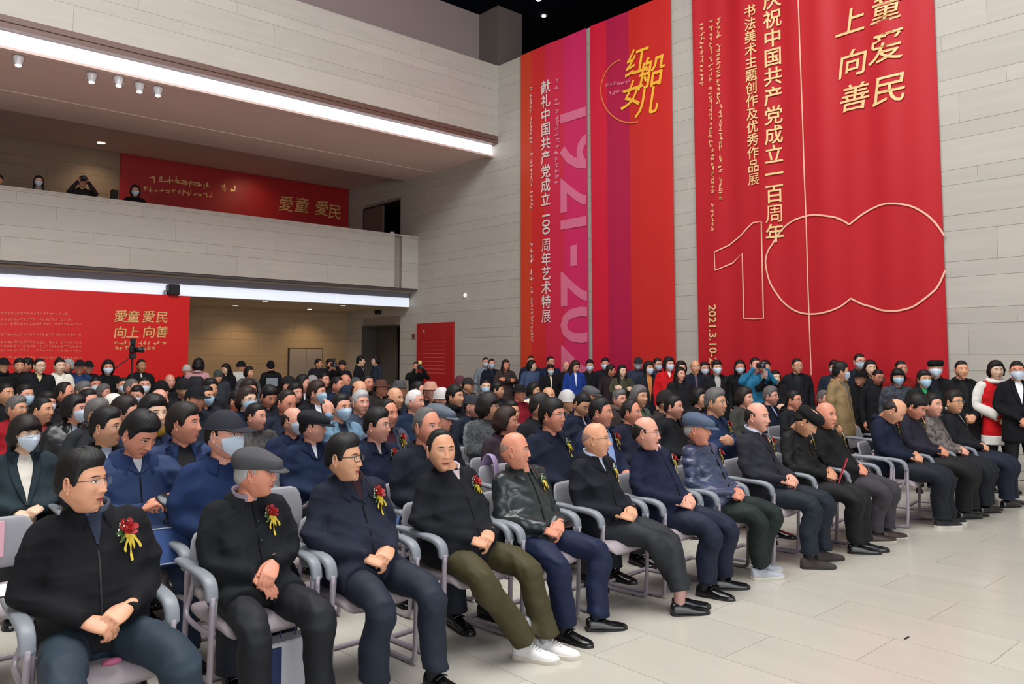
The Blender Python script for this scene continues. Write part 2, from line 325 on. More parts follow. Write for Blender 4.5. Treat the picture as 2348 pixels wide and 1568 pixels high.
def cap_geo(kind, lod):
    na, ne = {0: (64, 22), 1: (36, 14), 2: (20, 9)}[lod]; g = G()
    z0 = {'flat': 10, 'ball': 14, 'beret': 16, 'beanie': 2, 'brim': 18, 'bun': 20}[kind]
    D, A, Fs = dirs(na, ne, z0, 88, 0); x, y, z = D.T; P = head_shape(D, 0)
    a = np.abs(A); up_ = (z - math.sin(math.radians(z0))) / (1 - math.sin(math.radians(z0)))
    n_ = P / np.linalg.norm(P, axis=1)[:, None]
    if kind == 'flat':
        V = P + n_ * (.014 + .020 * np.sin(np.clip(up_, 0, 1) * math.pi) ** .6)[:, None]
        V[:, 2] = np.where(V[:, 2] > .075, .075 + (V[:, 2] - .075) * .62, V[:, 2]); f = ss(-y, -.2, 1)
        V[:, 1] -= .030 * f * (1 - up_ * .3); V[:, 2] += .016 * (1 - f) * up_ - .034 * f * up_ + .012 * (1 - f) + .002; V[:, 1] += .010 * (y > 0) * up_
        bl, bz, ang = .040, -.016, 66
    elif kind == 'ball': V = P + n_ * .012; V[:, 2] += .006; bl, bz, ang = .075, -.012, 58
    elif kind == 'brim': V = P + n_ * .012; V[:, 2] = np.minimum(V[:, 2] * 1.15, .135); bl, bz, ang = .05, -.008, 179
    elif kind == 'beret':
        V = P + n_ * (.012 + .035 * np.sin(np.clip(up_ * 1.1, 0, 1) * math.pi) ** .5)[:, None]; V[:, 2] = .05 + (V[:, 2] - .05) * .85; V[:, 0] += .018 * up_; bl = 0
    else: V = P + n_ * (.014 if kind == 'beanie' else .02); V[:, 2] *= 1.04; bl = 0
    V = V + 0; g.add((V, Fs + [tuple((ne - 1) * na + j for j in range(na))]))
    # lower rim turned in
    rim = V[:na]; g.add(tube(list(rim), .0045, n=5 if lod else 6, sub=1, closed=True))
    if bl:
        nb = 24 if lod == 0 else 12; full = ang > 170
        t = np.linspace(-ang, ang, nb, endpoint=not full) * math.pi / 180
        idx = [int(np.argmin(np.abs(((A[:na] - q) + math.pi) % (2 * math.pi) - math.pi))) for q in t]
        inner = V[:na][idx]; w_ = np.ones(nb) if full else np.cos(t / math.radians(ang) * math.pi / 2) ** .6
        out = inner + np.stack([np.sin(t) * bl * w_, -np.cos(t) * bl * w_, bz * w_], 1)
        mid = (inner + out) / 2 + (0, 0, .004)
        top = [inner, mid, out, out - (0, 0, .004), mid - (0, 0, .006), inner - (0, 0, .004)]
        VV = np.concatenate(top); Fb = []
        for i in range(5):
            for j in range(nb if full else nb - 1): k = (j + 1) % nb; Fb.append((i * nb + j, i * nb + k, (i + 1) * nb + k, (i + 1) * nb + j))
        g.add((VV, Fb))
    if kind == 'bun': pass
    return g
def mask_geo(lod, hp):
    nu, nv = {0: (29, 19), 1: (17, 11), 2: (9, 6)}[lod]; g = G()
    u, v = np.meshgrid(np.linspace(-1, 1, nu), np.linspace(0, 1, nv), indexing='ij')
    hi = .03 - .09 * u * u + .02 * np.exp(-(u / .2) ** 2); lo = -.93 + .33 * u * u; zd = lo + (hi - lo) * v; az = u * math.radians(76)
    c = np.sqrt(1 - zd ** 2); D = np.stack([np.sin(az) * c, -np.cos(az) * c, zd], -1).reshape(-1, 3)
    P = head_shape(D, .15, hp); uu, vv = u.ravel(), v.ravel()
    P[:, 1] -= (.006 + .021 * np.exp(-(uu / .42) ** 2) * np.sin(np.clip(vv * 1.05, 0, 1) * math.pi) ** .55 + .0012 * np.sin(vv * 19) * (np.abs(uu) < .8))
    P[:, 0] *= 1.03 + .02 * np.abs(uu)
    g.add(gridf(P, nu, nv)); P2 = P.copy(); P2[:, 1] += .0025; V, Fs = gridf(P2, nu, nv); g.add((V, [f[::-1] for f in Fs]))
    for s_, i0 in ((-1, 0), (1, nu - 1)):
        a_ = P[i0 * nv + 1]; b_ = P[i0 * nv + nv - 1]; e = np.array([.083 * s_, .014, .0])
        g.add(tube([a_, e + (0, .0, -.02), e + (0, .004, .012), b_], .0013, n=4, sub=2 if lod == 0 else 1, dome=(0, 0)))
    return g
def glasses_geo(lod, thin=False, rimless=False):
    g = G(); r = .0010 if thin else .0019; n = 20 if lod == 0 else 10
    for s_ in (-1, 1):
        P = []
        for a_ in np.linspace(0, 2 * math.pi, n, endpoint=False):
            ca, sa = math.cos(a_), math.sin(a_); x = .034 * s_ + .0245 * np.sign(ca) * abs(ca) ** .6; z = .009 + .0165 * np.sign(sa) * abs(sa) ** .6
            P.append((x, -.1075 + .35 * abs(abs(x) - .012) ** 1.15, z))
        if rimless: Q = [p for p in P if p[2] > .012]; g.add(tube(sorted(Q), r, n=5, sub=1))
        else: g.add(tube(P, r, n=5 if lod else 6, sub=1, closed=True))
        g.add(tube([(.058 * s_, -.088, .018), (.074 * s_, -.06, .018), (.082 * s_, -.01, .013), (.081 * s_, .012, .008)], r * 1.15, n=5, sub=2))
        c = np.mean(P, 0); k = G(); k.add((np.array(P + [c]), [(i, (i + 1) % n, n) for i in range(n)])); g.merge(k, mioff=1)
    g.add(tube([(-.011, -.104, .012), (0, -.1085, .015), (.011, -.104, .012)], r, n=5, sub=2)); return g
# ------------------------------------------------------------ hands
def hand_geo(curl=.5, spread=.0, thumb=0., vox=.0034, point=False):
    "right hand, wrist at the origin, fingers along -Y, palm towards -Z, thumb towards +X"
    g = G()
    g.add(tube([(0, .016, 0), (0, .008, 0), (0, -.006, 0), (.001, -.035, -.001), (.0, -.075, -.002), (0, -.090, -.002)], [(.020, .024), (.019, .025), (.018, .026), (.0155, .036), (.0135, .041), (.011, .038)], n=14, sub=3, ref=(0, 0, 1)))
    for i, (bx, ln, r) in enumerate(((.029, .074, .0088), (.0105, .082, .0092), (-.0095, .076, .0086), (-.0275, .060, .0076))):
        c = curl * (1 + .12 * i) * (0.08 if point and i == 0 else 1); d = np.array([bx * spread, -1, 0.]); d /= np.linalg.norm(d); p = np.array([bx, -.086 + .10 * abs(bx - .008), -.001]); pts = [p + (0, .02, 0), p]
        ang = 0
        for f in (.45, .31, .24): ang += c; q = np.array([d[0], d[1] * math.cos(ang), -math.sin(ang)]); p = p + q * ln * f; pts.append(p)
        g.add(tube(pts, [r * 1.05, r * 1.08, r, r * .96, r * .82], n=9, sub=3, dome=(0, 1)))
    pts = [(.018, -.012, -.006), (.036, -.034, -.012 - .01 * thumb), (.046 - .016 * thumb, -.062, -.018 - .016 * thumb), (.046 - .034 * thumb, -.090, -.022 - .022 * thumb)]
    g.add(tube(pts, [.014, .013, .0105, .0085], n=9, sub=3))
    V, N, Fs = remesh(g, vox, 2); h = G(); h.add((V, Fs)); return h
def frame_from(d, n):
    "columns: local x, y, z in world, with local -Y = d and local -Z ~ n (palm)"
    d = np.array(d, float); d /= np.linalg.norm(d); y = -d; n = np.array(n, float); z = -(n - y * (n @ y)); z /= np.linalg.norm(z); x = np.cross(y, z); return np.stack([x, y, z], 1)
HANDS = {}
def hand(curl, lod, **k):
    key = (curl, lod, tuple(sorted(k.items())))
    if key not in HANDS: HANDS[key] = hand_geo(curl, vox={0: .0040, 1: .0068, 2: .0095}[lod], **k)
    return HANDS[key]
def put_hand(g, side, W, d, n, curl, lod, **k):
    h = hand(curl, lod, **k); R = frame_from(d, n) * 1.10
    if side > 0:  # person's left hand: mirror
        h2 = G(); V = h.verts() * (-1, 1, 1); h2.add((V, [f[::-1] for f in h.F])); h = h2
    g.merge(h, R, W)
# ------------------------------------------------------------ garments
def se(a, e): return np.sign(a) * np.abs(a) ** e
def torso_rings(secs, n=28, e=.82):
    t = np.linspace(0, 2 * math.pi, n, endpoint=False); out = []
    S = cr(np.array([(z, y, hx, hy) for z, y, hx, hy in secs], float), 3)
    for z, y, hx, hy in S: out.append(np.stack([hx * se(np.cos(t), e), y + hy * se(np.sin(t), e), np.full(n, z)], 1))
    return out
def arm_pts(pose, side, zo, fat, tw=0):
    sx = side
    sh = (.163 * sx * (1 + .3 * (fat - 1)), .075, .975 + zo)
    if pose == 'lap': el, wr = (.238 * sx * (.6 + .4 * fat), .02, .735 + zo), (.085 * sx + tw, -.215 - .03 * (fat - 1), .675 + zo)
    elif pose == 'cross': el, wr = (.24 * sx, -.0, .74 + zo), ((.07 * sx) if sx < 0 else .03, -.20 - .02 * (sx > 0), .70 + zo + .05 * (sx > 0))
    elif pose == 'phone': el, wr = (.24 * sx, -.05, .77 + zo), (.075 * sx, -.33, .80 + zo)
    elif pose == 'down': el, wr = (.235 * sx, .07, .70 + zo), (.235 * sx, -.0, .45 + zo)
    elif pose == 'front': el, wr = (.255 * sx, .06, .70 + zo), (.065 * sx, -.17, .56 + zo)
    elif pose == 'raise': el, wr = (.26 * sx, -.20, .90 + zo), (.095 * sx, -.30, 1.12 + zo)
    elif pose == 'fold': el, wr = (.25 * sx, -.03, .76 + zo), (-.05 * sx, -.19, .80 + zo + .03 * (sx > 0))
    elif pose == 'hi': el, wr = ((.33 * sx, -.03, .95 + zo), (.22 * sx, -.16, 1.13 + zo)) if sx < 0 else ((.25 * sx, -.03, .73 + zo), (.085 * sx, -.21, .68 + zo))
    return np.array(sh), np.array(el), np.array(wr)
def jacket_geo(c, lod, n):
    zo, fat, hem = c['zo'], c['fat'], c.get('hem', 0); b = c.get('belly', 0); g = G(); st = zo > 0
    secs = [(.965 - .0, .07, .172, .105), (1.003, .078, .140, .085), (1.038, .078, .105, .068), (1.062, .074, .074, .066)]
    low = [(.50, .0, .195, .155 + b), (.58, -.005, .200, .162 + b * 1.1), (.70, .0, .186, .150 + b), (.82, .03, .184, .132 + b * .5), (.90, .055, .184, .122 + b * .2)]
    if st: low = [(.30 - hem, .03, .215, .150), (.42, .03, .205, .145 + b), (.55, .025, .195, .140 + b), (.70, .03, .185, .130 + b * .8), (.82, .045, .190, .122), (.90, .06, .195, .118)]
    if c.get('skirt') and not st: pass
    rings = [(z + zo, y, hx * (fat if z < 1.02 else 1), hy * (.5 + .5 * fat)) for z, y, hx, hy in low + secs]
    g.add(loft(torso_rings(rings, n)))
    for s_ in (-1, 1):
        sh, el, wr = arm_pts(c['arms'], s_, zo, fat, c.get('tw', 0)); k = c.get('slv', 1) * (.85 + .15 * fat)
        m1 = (sh + el) / 2 + (.012 * s_, .01, 0); m2 = (el + wr) / 2 + (.0, 0, -.008)
        wr = wr + (wr - el) / np.linalg.norm(wr - el) * .018; e2 = wr + (el - wr) * .12
        g.add(tube([sh + (-.06 * s_, 0, .0), sh, m1, el, m2, e2, wr], [.062 * k, .069 * k, .062 * k, .059 * k, .053 * k, .045 * k, .047 * k], n=max(8, n // 2), sub=3, dome=(1, .12)))
    if hem and not st:  # coat skirts lying over the thighs
        for s_ in (-1, 1): g.add(tube([(.10 * s_, .02, .58), (.115 * s_, -.10, .575), (.125 * s_, -.10 - hem, .56)], [(.085, .105), (.088, .105), (.082, .11)], n=16, sub=3, dome=(1, .1)))
    return g
def legs_geo(c, lod, n):
    g = G(); zo = c['zo']; k = c.get('lfat', 1)
    if zo > 0:
        g.add(tube([(0, .03, .80), (0, .03, 1.0)], [(.115, .165), (.11, .165)], n=n + 6, sub=2, ref=(0, 1, 0)))
        for s_, ax in ((-1, c['ank'][0]), (1, c['ank'][1])):
            g.add(tube([(.085 * s_, .03, .88), (.10 * s_, .02, .65), (.11 * s_, .015, .46), (.5 * (.11 * s_ + ax[0]), .03, .28), (ax[0], ax[1], .075)], [.098, .084, .068, .066, .07], n=n, sub=3, dome=(1, .1)))
        return g
    g.add(tube([(0, .10, .54), (0, .0, .54), (0, -.06, .535)], [(.10, .165 * k), (.10, .175 * k), (.085, .16 * k)], n=n + 8, sub=2, ref=(0, 0, 1)))
    for i, s_ in enumerate((-1, 1)):
        ax, ay, az = c['ank'][i]; kn = c['knee'][i]; K = np.array(kn); Aa = np.array((ax, ay, az))
        H = np.array((.09 * s_, .02, .53))
        g.add(tube([H, H + (K - H) * .5 + (0, 0, .012), K + (H - K) * .12 + (0, 0, .005), K + (0, -.02, -.05), K + (Aa - K) * .5 + (0, .012, 0), Aa + (K - Aa) * .1, Aa], [.098 * k, .092 * k, .081 * k, .079 * k, .075 * k, .074 * k, .079 * k], n=n, sub=3, dome=(1, .08)))
    return g
def collar_geo(R0, zc, h, flare, gap, tip, th=.004, n=36, yo=.072, tilt=.30, drop=.036, sq=(1, .92)):
    "folded collar swept round the neck, open in front"
    g = G(); A = np.linspace(math.radians(-90 + gap), math.radians(270 - gap), n); prof = [(0, 0), (.004, h * .6), (.007, h), (.012, h + .003), (.018, h), (flare, h - .6 * drop - .006), (flare + tip * 0, h - drop - .008), (flare - .003, h - drop - .010), (.015, h - .006), (.010, h * .5)]
    rings = []
    for a_ in A:
        f = ss(np.array([-math.sin(a_)]), .1, 1)[0]
        r_ = []
        for i, (dr, dz) in enumerate(prof):
            ex = tip * f if i in (5, 6, 7) else 0; r = R0 + dr + ex * .4
            p = np.array([r * math.cos(a_) * sq[0], yo + r * math.sin(a_) * sq[1], zc + dz - ex * .9]); p[2] += tilt * (p[1] - yo); r_.append(p)
        rings.append(r_)
    g.add(loft(rings)); return g
def shoe_geo(kind):
    g = G(); s = G()
    S = [(.078, .020, .062), (.072, .030, .078), (.045, .037, .084), (.01, .038, .080), (-.03, .040, .074), (-.07, .045, .060), (-.115, .048, .049), (-.155, .045, .042), (-.185, .034, .034), (-.202, .014, .024)]
    if kind == 'sneaker': S = [(y, x * 1.04, z * 1.06 + .004) for y, x, z in S]
    if kind == 'boot': S = [(y, x, z + (.05 if y > -.03 else 0)) for y, x, z in S]
    n = 15; S2 = cr(np.array(S), 2); b = .010 if kind != 'sneaker' else .020
    t = np.linspace(-.15, math.pi + .15, n); rings = []
    for y, hx, hz in S2: rings.append([(hx * se(np.cos(a_), .8), y, b + max(0, (hz - b)) * se(max(np.sin(a_), 0), .75)) for a_ in t])
    g.add(loft(rings))
    out = [(hx * (1.06 if kind != 'sneaker' else 1.12), y) for y, hx, hz in S2]; out = [(0, S2[0][0] + .006)] + out + [(0, S2[-1][0] - .008)]
    loop = out + [(-x, y) for x, y in out[1:-1]][::-1]
    h1 = .008 if kind != 'sneaker' else .022
    s.add(loft([[(x * .97, y, 0) for x, y in loop], [(x, y, h1 * .5) for x, y in loop], [(x, y, h1) for x, y in loop], [(x * .96, y, h1 + .003) for x, y in loop]]))
    if kind == 'leather': s.add(rbox(-.034, .034, .012, .082, .0, .02, .006)); g.add(tube([(-.036, -.035, .066), (0, -.045, .083), (.036, -.035, .066)], [(.006, .012)] * 3, n=8, sub=3, ref=(0, 0, 1)))
    if kind == 'sneaker':
        for q in range(4): g.add(tube([(-.022, -.035 - .018 * q, .083 - .006 * q), (0, -.038 - .018 * q, .090 - .007 * q), (.022, -.035 - .018 * q, .083 - .006 * q)], .0028, n=5, sub=2))
    return g, s
# ------------------------------------------------------------ materials of people
SK = {'ruddy': 'd08a70', 'tan': 'cf9877', 'pale': 'dfb79b', 'warm': 'd29878', 'brown': 'a87252', 'pink': 'd79a84'}
def skin(k): return mat('skin_' + k, SK[k], rough=.48, spec=.45, noise=.10, nscale=26, bump=.12, bscale=420, sss=.08)
LIP = mat('lip', 'a85a50', rough=.4); BROW = mat('brow_hair', '1b1614', rough=.8); EYEW = mat('eye_white', 'd8cdc4', rough=.25); IRIS = mat('iris', '1a100c', rough=.12)
HC = {'black': '0d0b0b', 'dark': '1c1513', 'brown': '2b1a15', 'grey': '5b5857', 'silver': 'a7a5a3', 'white': 'cfcbc8', 'shave': '94746a'}
def hairm(k): return mat('hair_' + k, HC[k], rough=.58, spec=.35, noise=.25, nscale=9, stretch=(14, 14, 1.5), bump=.5, bscale=20)
def cloth(col, kind='wool'):
    k = 'cloth_%s_%s' % (kind, col)
    if kind == 'wool': return mat(k, col, rough=.88, spec=.25, noise=.16, nscale=7, bump=.35, bscale=330, fold=.55)
    if kind == 'leather': return mat(k, col, rough=.33, spec=.55, noise=.15, nscale=5, bump=.2, bscale=55, bdist=.003, fold=.5, fscale=8)
    if kind == 'satin': return mat(k, col, rough=.36, spec=.5, noise=.12, nscale=4, bump=.2, bscale=30, bdist=.003, fold=.5, fscale=9)
    if kind == 'fur': return mat(k, col, rough=.95, noise=.9, nscale=16, bump=1, bscale=60, stretch=(1, 1, .35), bdist=.02, sheen=.5)
    if kind == 'pattern': return mat(k, col, rough=.9, noise=.25, nscale=20, bump=.3, bscale=200, noise2=('20242c', 22))
    return mat(k, col, rough=.7, spec=.3, noise=.10, nscale=6, bump=.25, bscale=120, fold=.55, fscale=7)
MASKM = mat('mask_fabric', 'c9d6e6', rough=.8, spec=.2, bump=.2, bscale=200); MASKB = mat('mask_fabric_blue', 'a9c6dc', rough=.8, spec=.2); MASKK = mat('mask_fabric_black', '17181c', rough=.8)
FRAME = mat('glasses_frame', '120d0c', rough=.25); FRAMEM = mat('glasses_metal', '6e5a4c', rough=.25, metal=.8)
LENS = mat('glasses_lens', 'dfe6ea', rough=.05, alpha=.10)
SHOEB = mat('shoe_black', '0b0b0d', rough=.22, spec=.6, bump=.1, bscale=90); SHOEM = mat('shoe_matt_black', '15151a', rough=.7, bump=.3, bscale=200); SHOEW = mat('shoe_white', 'd9d7d6', rough=.7, bump=.3, bscale=150)
SHOEG = mat('shoe_grey', 'a9acb4', rough=.8, bump=.4, bscale=260); SOLEW = mat('sole_white', 'c9c2b6', rough=.6); SOLEK = mat('sole_black', '0c0b0b', rough=.5); SHOEBR = mat('shoe_brown', '3a2822', rough=.45, bump=.2, bscale=90)
SHOES = {'black': ('leather', SHOEB, SOLEK), 'loafer': ('plain', SHOEB, SOLEK), 'white': ('sneaker', SHOEW, SOLEW), 'grey': ('sneaker', SHOEG, SOLEW), 'blackwhite': ('sneaker', SHOEM, SOLEW), 'brown': ('plain', SHOEBR, SOLEW), 'felt': ('plain', mat('shoe_felt', '3a3330', rough=.9), SOLEK)}
SHME = {}
def shoe(kind, root, loc, rz, tilt=0):
    if kind not in SHME:
        k, m1, m2 = SHOES[kind]; a, b = shoe_geo(k); SHME[kind] = (mesh('shoe', a, m1), mesh('sole', b, m2, False))
    o = link('shoe', SHME[kind][0], root, loc, (tilt, 0, rz)); link('sole', SHME[kind][1], o); return o
# ------------------------------------------------------------ corsage
def corsage_parts():
    r = random.Random(3); rose = G()
    for ring_, (n, rad, h, op) in enumerate(((3, .006, .020, .15), (5, .013, .021, .35), (6, .020, .018, .6))):
        for i in range(n):
            a0 = 2 * math.pi * i / n + ring_ * .5; V = []
            for u in np.linspace(-1, 1, 5):
                for v in np.linspace(0, 1, 4):
                    a_ = a0 + u * 2.4 / n; rr = rad * (.5 + .5 * v) * (1 + op * v) - .003 * u * u
                    V.append((rr * math.cos(a_), rr * math.sin(a_), h * v * (1 - .18 * u * u) + .004))
            V, Fs = gridf(V, 5, 4); rose.add((V, Fs)); rose.add((np.array(V) * (.94, .94, 1), [f[::-1] for f in Fs]))
    rose.add(ball((0, 0, .008), (.014, .014, .010), 9, 5))
    R = Rx(math.pi / 2 * .75)   # the bloom faces outward and up
    rs = G(); rs.merge(rose, R, (0, -.014, .012))
    rib = G()
    for i, (dx, dz, ln) in enumerate(((-.012, -.055, 1), (.016, -.050, 1), (.030, -.028, .9), (-.024, -.022, .8), (.004, -.085, 1.1), (.036, -.05, 1))):
        p = [(0, -.012, -.002), (dx * .5, -.022, dz * .35), (dx, -.014 - .004 * (i % 2), dz * .75), (dx * 1.1, -.016, dz)]
        P = cr(np.array(p), 5); V = []
        for j, q in enumerate(P): tw = .7 * math.sin(j * .5 + i); w_ = .0052 * (1.15 - .5 * j / len(P)); V += [q + (w_ * math.cos(tw), w_ * math.sin(tw) * .5, w_ * .3), q - (w_ * math.cos(tw), w_ * math.sin(tw) * .5, w_ * .3)]
        V, Fs = gridf(V, len(P), 2); rib.add((V, Fs)); rib.add((np.array(V) + (0, .0012, 0), [f[::-1] for f in Fs]))
    rib.add(ball((0, -.016, -.004), (.010, .006, .008), 8, 5))
    lf = G()
    for i in range(8):
        a_ = i * .9 + .4; d = np.array([math.cos(a_), 0, math.sin(a_)]); n = np.array([-d[2], 0, d[0]]); L_ = .030 + .012 * r.random(); V = []
        for j in range(5): t = j / 4; w_ = .009 * math.sin(math.pi * (t * .85 + .12)); q = d * L_ * t + (0, -.004 - .012 * math.sin(t * 2), .004); V += [q - n * w_, q + (0, -.003, 0), q + n * w_]
        V, Fs = gridf(V, 5, 3); lf.add((V, Fs)); lf.add((np.array(V) + (0, .001, 0), [f[::-1] for f in Fs]))
    wh = G()
    for i in range(12):
        a_ = r.uniform(-.6, 3.2); d = r.uniform(.024, .042); wh.add(ball((d * math.cos(a_), -.02, d * math.sin(a_)), .0026, 6, 4))
    return (mesh('corsage', lf, mat('leaf_green', '3d5a35', rough=.6)), mesh('rose', rs, mat('rose_red', '960c12', rough=.6, noise=.2)), mesh('ribbon', rib, mat('ribbon_yellow', 'd9bd3f', rough=.35)), mesh('filler_flower', wh, mat('filler_white', 'd8dccb', rough=.8)))
CORS = None
def corsage(root, loc, rot, s=1, rose=True):
    global CORS
    if CORS is None: CORS = corsage_parts()
    o = link('corsage', CORS[0], root, loc, rot); o.scale = (s,) * 3
    if rose: link('rose', CORS[1], o)
    link('ribbon', CORS[2], o); link('filler_flower', CORS[3], o); return o
# ------------------------------------------------------------ a person
SEEN = {}
def front_hit(bvh, x, z, off=.004, y0=-1.2, side=1):
    h = bvh.ray_cast(Vector((x, y0, z)), Vector((0, 1, 0)))
    return np.array(h[0]) + (0, -off, 0) if h[0] is not None else None
def chest_patch(bvh, pts, nv, off, name, mt, root, nu=None):
    "pts: list of (z, xl, xr); a strip laid on the chest"
    V = []; P = cr(np.array(pts, float), 4)
    for z, a, b in P:
        row = []
        for v in np.linspace(0, 1, nv):
            x = a + (b - a) * v; h = front_hit(bvh, x, z, off); row.append(h if h is not None else np.array([x, V[-1][1] if V else -.05, z]))
        V += row
    V = np.array(V); g = G(); V, Fs = gridf(V, len(P), nv); g.add((V, Fs)); g.add((V + (0, .012, 0), [f[::-1] for f in Fs]))
    # edges
    nu_ = len(P); e = []
    for i in range(nu_ - 1):
        for j in (0, nv - 1): a_, b_ = i * nv + j, (i + 1) * nv + j; k = nu_ * nv; e.append((a_, b_, b_ + k, a_ + k))
    for j in range(nv - 1):
        for i in (0, nu_ - 1): a_, b_ = i * nv + j, i * nv + j + 1; k = nu_ * nv; e.append((a_, b_, b_ + k, a_ + k))
    G2 = G(); G2.add((g.verts(), g.F + e)); return obj(name, G2, mt, root)
def person(c):
    lod = c.get('lod', 2); st = c.get('stand', False); zo = c['zo'] = (.43 if st else 0); seed = c.get('seed', 1); R_ = random.Random(seed)
    c.setdefault('arms', 'down' if st else 'lap'); c.setdefault('fat', 1.0)
    c.setdefault('knee', [(-.13, -.45, .50), (.13, -.45, .50)]); c.setdefault('ank', [(-.12, .03, 0), (.12, .03, 0)] if st else [(-.13, -.46, .10), (.13, -.46, .10)])
    root = bpy.data.objects.new('person', None); COL.objects.link(root); root.empty_display_size = .2
    root['label'] = c['label']; root['category'] = 'person'
    if c.get('group'): root['group'] = c['group']
    root.location = (c['X'], c['Y'], c.get('z', 0)); root.rotation_euler = (0, 0, c.get('yaw', 0)); S = c.get('S', 1); root.scale = (S, S, S)
    hp = c.get('hp', (1, R_.uniform(.6, 1.15), R_.uniform(.85, 1.15)))
    # body: head, neck, chest core, hands
    fy = math.radians(c.get('hy', 35)); pit = math.radians(c.get('hpitch', 0)); rol = math.radians(c.get('roll', 0))
    HR = Rz(fy) @ Rx(pit) @ Ry(rol); lx, ly = c.get('lean', (0, 0)); hs = c.get('hs', 1.03)
    HCt = np.array([lx, .028 + ly - .02 * math.sin(pit), 1.170 + zo + c.get('hz', 0)])
    b = G(); mask = c.get('mask'); face = face_geo(lod, hp, 'shut' if c.get('shut') else 'open', c.get('smile', 0), bare=not mask)
    b.merge(face, HR * hs, HCt)
    nb = np.array([0, .066, 1.02 + zo]); nn = 24 if lod == 0 else 12 if lod == 1 else 8
    b.add(tube([nb + (0, .01, -.06), nb, (nb + HCt) / 2 + (0, .010, .0), HCt + HR @ np.array([0, .026, -.035])], [(.085, .10), (.062, .064), (.056, .056), (.050, .056)], n=nn, sub=3, ref=(0, 1, 0)))
    b.add(tube([(0, .02, .60 + zo), (0, .05, .8 + zo), (0, .07, .97 + zo)], [(.09, .11), (.09, .12), (.06, .10)], n=nn, sub=1, ref=(0, 1, 0)))
    arms = c['arms']; pal = {}
    for s_ in (-1, 1):
        sh, el, wr = arm_pts(arms, s_, zo, c['fat'], c.get('tw', 0)); fd = (wr - el) / np.linalg.norm(wr - el)
        if lod < 2 or st: b.add(tube([sh + (-.03 * s_, 0, -.01), (sh + el) / 2 + (.014 * s_, .012, 0), el, wr - fd * .01], [.026, .018, .016, .020], n=nn // 2 + 2, sub=1))
        if arms == 'lap': d, n, cu, kw = ((-s_ * .80, -.52, -.22), (-.15 * s_, .45, -.9), .62, dict(thumb=.3)); wr = wr + (.0, -.005, .012 if s_ > 0 else -.012)
        elif arms == 'cross': d, n, cu, kw = ((-s_ * .55, -.55, -.55), (0, .5, -.8), .25 if s_ < 0 else .5, {})
        elif arms == 'phone': d, n, cu, kw = ((-s_ * .75, -.45, .45), (-.5 * s_, .2, -.7) if s_ > 0 else (.3, .1, -.9), .8 if s_ > 0 else .55, dict(point=(s_ < 0)))
        elif arms == 'down': d, n, cu, kw = ((0, -.25, -1), (-s_, 0, -.1), .4, {})
        elif arms == 'front': d, n, cu, kw = ((-s_ * .75, -.35, -.55), (-.1 * s_, .9, -.3), .55, dict(thumb=.3))
        elif arms == 'raise': d, n, cu, kw = ((-s_ * .45, -.2, .85), (-s_ * .6, .5, .2), .7, {})
        elif arms == 'fold': d, n, cu, kw = ((-s_ * .9, -.1, .15), (0, .9, -.2), .4, {})
        elif arms == 'hi': d, n, cu, kw = ((-s_ * .1, .1, 1), (0, .9, .2), .5, {}) if s_ < 0 else ((-s_ * .8, -.5, -.2), (0, .4, -.9), .6, {})
        put_hand(b, s_, wr - fd * .010, d, n, cu, lod, **kw)
    body = obj('body', b, [skin(c.get('skin', 'tan')), LIP, BROW, EYEW, IRIS], root)
    # hair, headgear, mask, glasses share the head frame
    def onhead(g, name, mts, par=None):
        V = G(); V.merge(g, HR * hs, HCt); return obj(name, V, mts, par or root)
    hk = c.get('hair', 'short')
    if c.get('cap') and hk in ('short', 'crew', 'recede', 'thick', 'side'): hk = 'balding'
    if hk and not (lod == 2 and c.get('cap') == 'beanie'): onhead(hair_geo(hk, lod, seed % 7), 'hair', hairm(c.get('hc', 'black')))
    if c.get('cap'): onhead(cap_geo(c['cap'], lod), {'flat': 'flat_cap', 'ball': 'peaked_cap', 'beret': 'beret', 'beanie': 'knitted_hat', 'brim': 'brimmed_hat'}[c['cap']], cloth(c.get('capc', '3a3a3e'), 'wool'))
    if mask: onhead(mask_geo(lod, hp), 'face_mask', {'b': MASKB, 'k': MASKK}.get(mask, MASKM))
    if c.get('glasses'): onhead(glasses_geo(lod, thin=c['glasses'] != 'thick', rimless=c['glasses'] == 'half'), 'glasses', [FRAME if c['glasses'] != 'gold' else FRAMEM, LENS])
    if c.get('bun'): g = G(); g.add(ball((0, .03, .135), (.034, .034, .026), 10, 6)); onhead(g, 'hair_bun', hairm(c.get('hc', 'black')))
    # jacket
    jc, jk = c.get('jacket', ('17181d', 'wool')); n = {0: 34, 1: 22, 2: 14}[lod]; jg = jacket_geo(c, lod, n)
    jm = cloth(jc, jk)
    if lod < 2:
        V, N, Fs = remesh(jg, .0130 if lod == 0 else .0225, 5 if lod == 0 else 3)
        sp = [(arm_pts(arms, s_, zo, c['fat'])[1], .12, 1.1) for s_ in (-1, 1)] + [((.0, -.12, .66 + zo), .16, .8)] + [((.15 * s_, .0, .90 + zo), .09, .9) for s_ in (-1, 1)]
        if jk == 'puffer' or c.get('puffer'):
            ph = V[:, 2] * 78 + 1.2 * np.sin(V[:, 0] * 14) + .8 * np.sin(V[:, 0] * 37 + V[:, 2] * 11); V = V + N * (.020 * np.abs(np.sin(ph * .5)) ** .5 - .012)[:, None]
        V = wrinkle(V, N, .020 if lod == 0 else .016, seed, 22, sp) if jk != 'fur' else V + N * (np.random.RandomState(1).rand(len(V)) * .012)[:, None]
        jg = G(); jg.add((V, Fs))
    else:
        V = jg.verts(); V = V + .006 * np.sin(V[:, [1, 2, 0]] * 41 + seed); g_ = G(); g_.V = [V]; g_.F = jg.F; g_.M = jg.M; g_.n = len(V); jg = g_
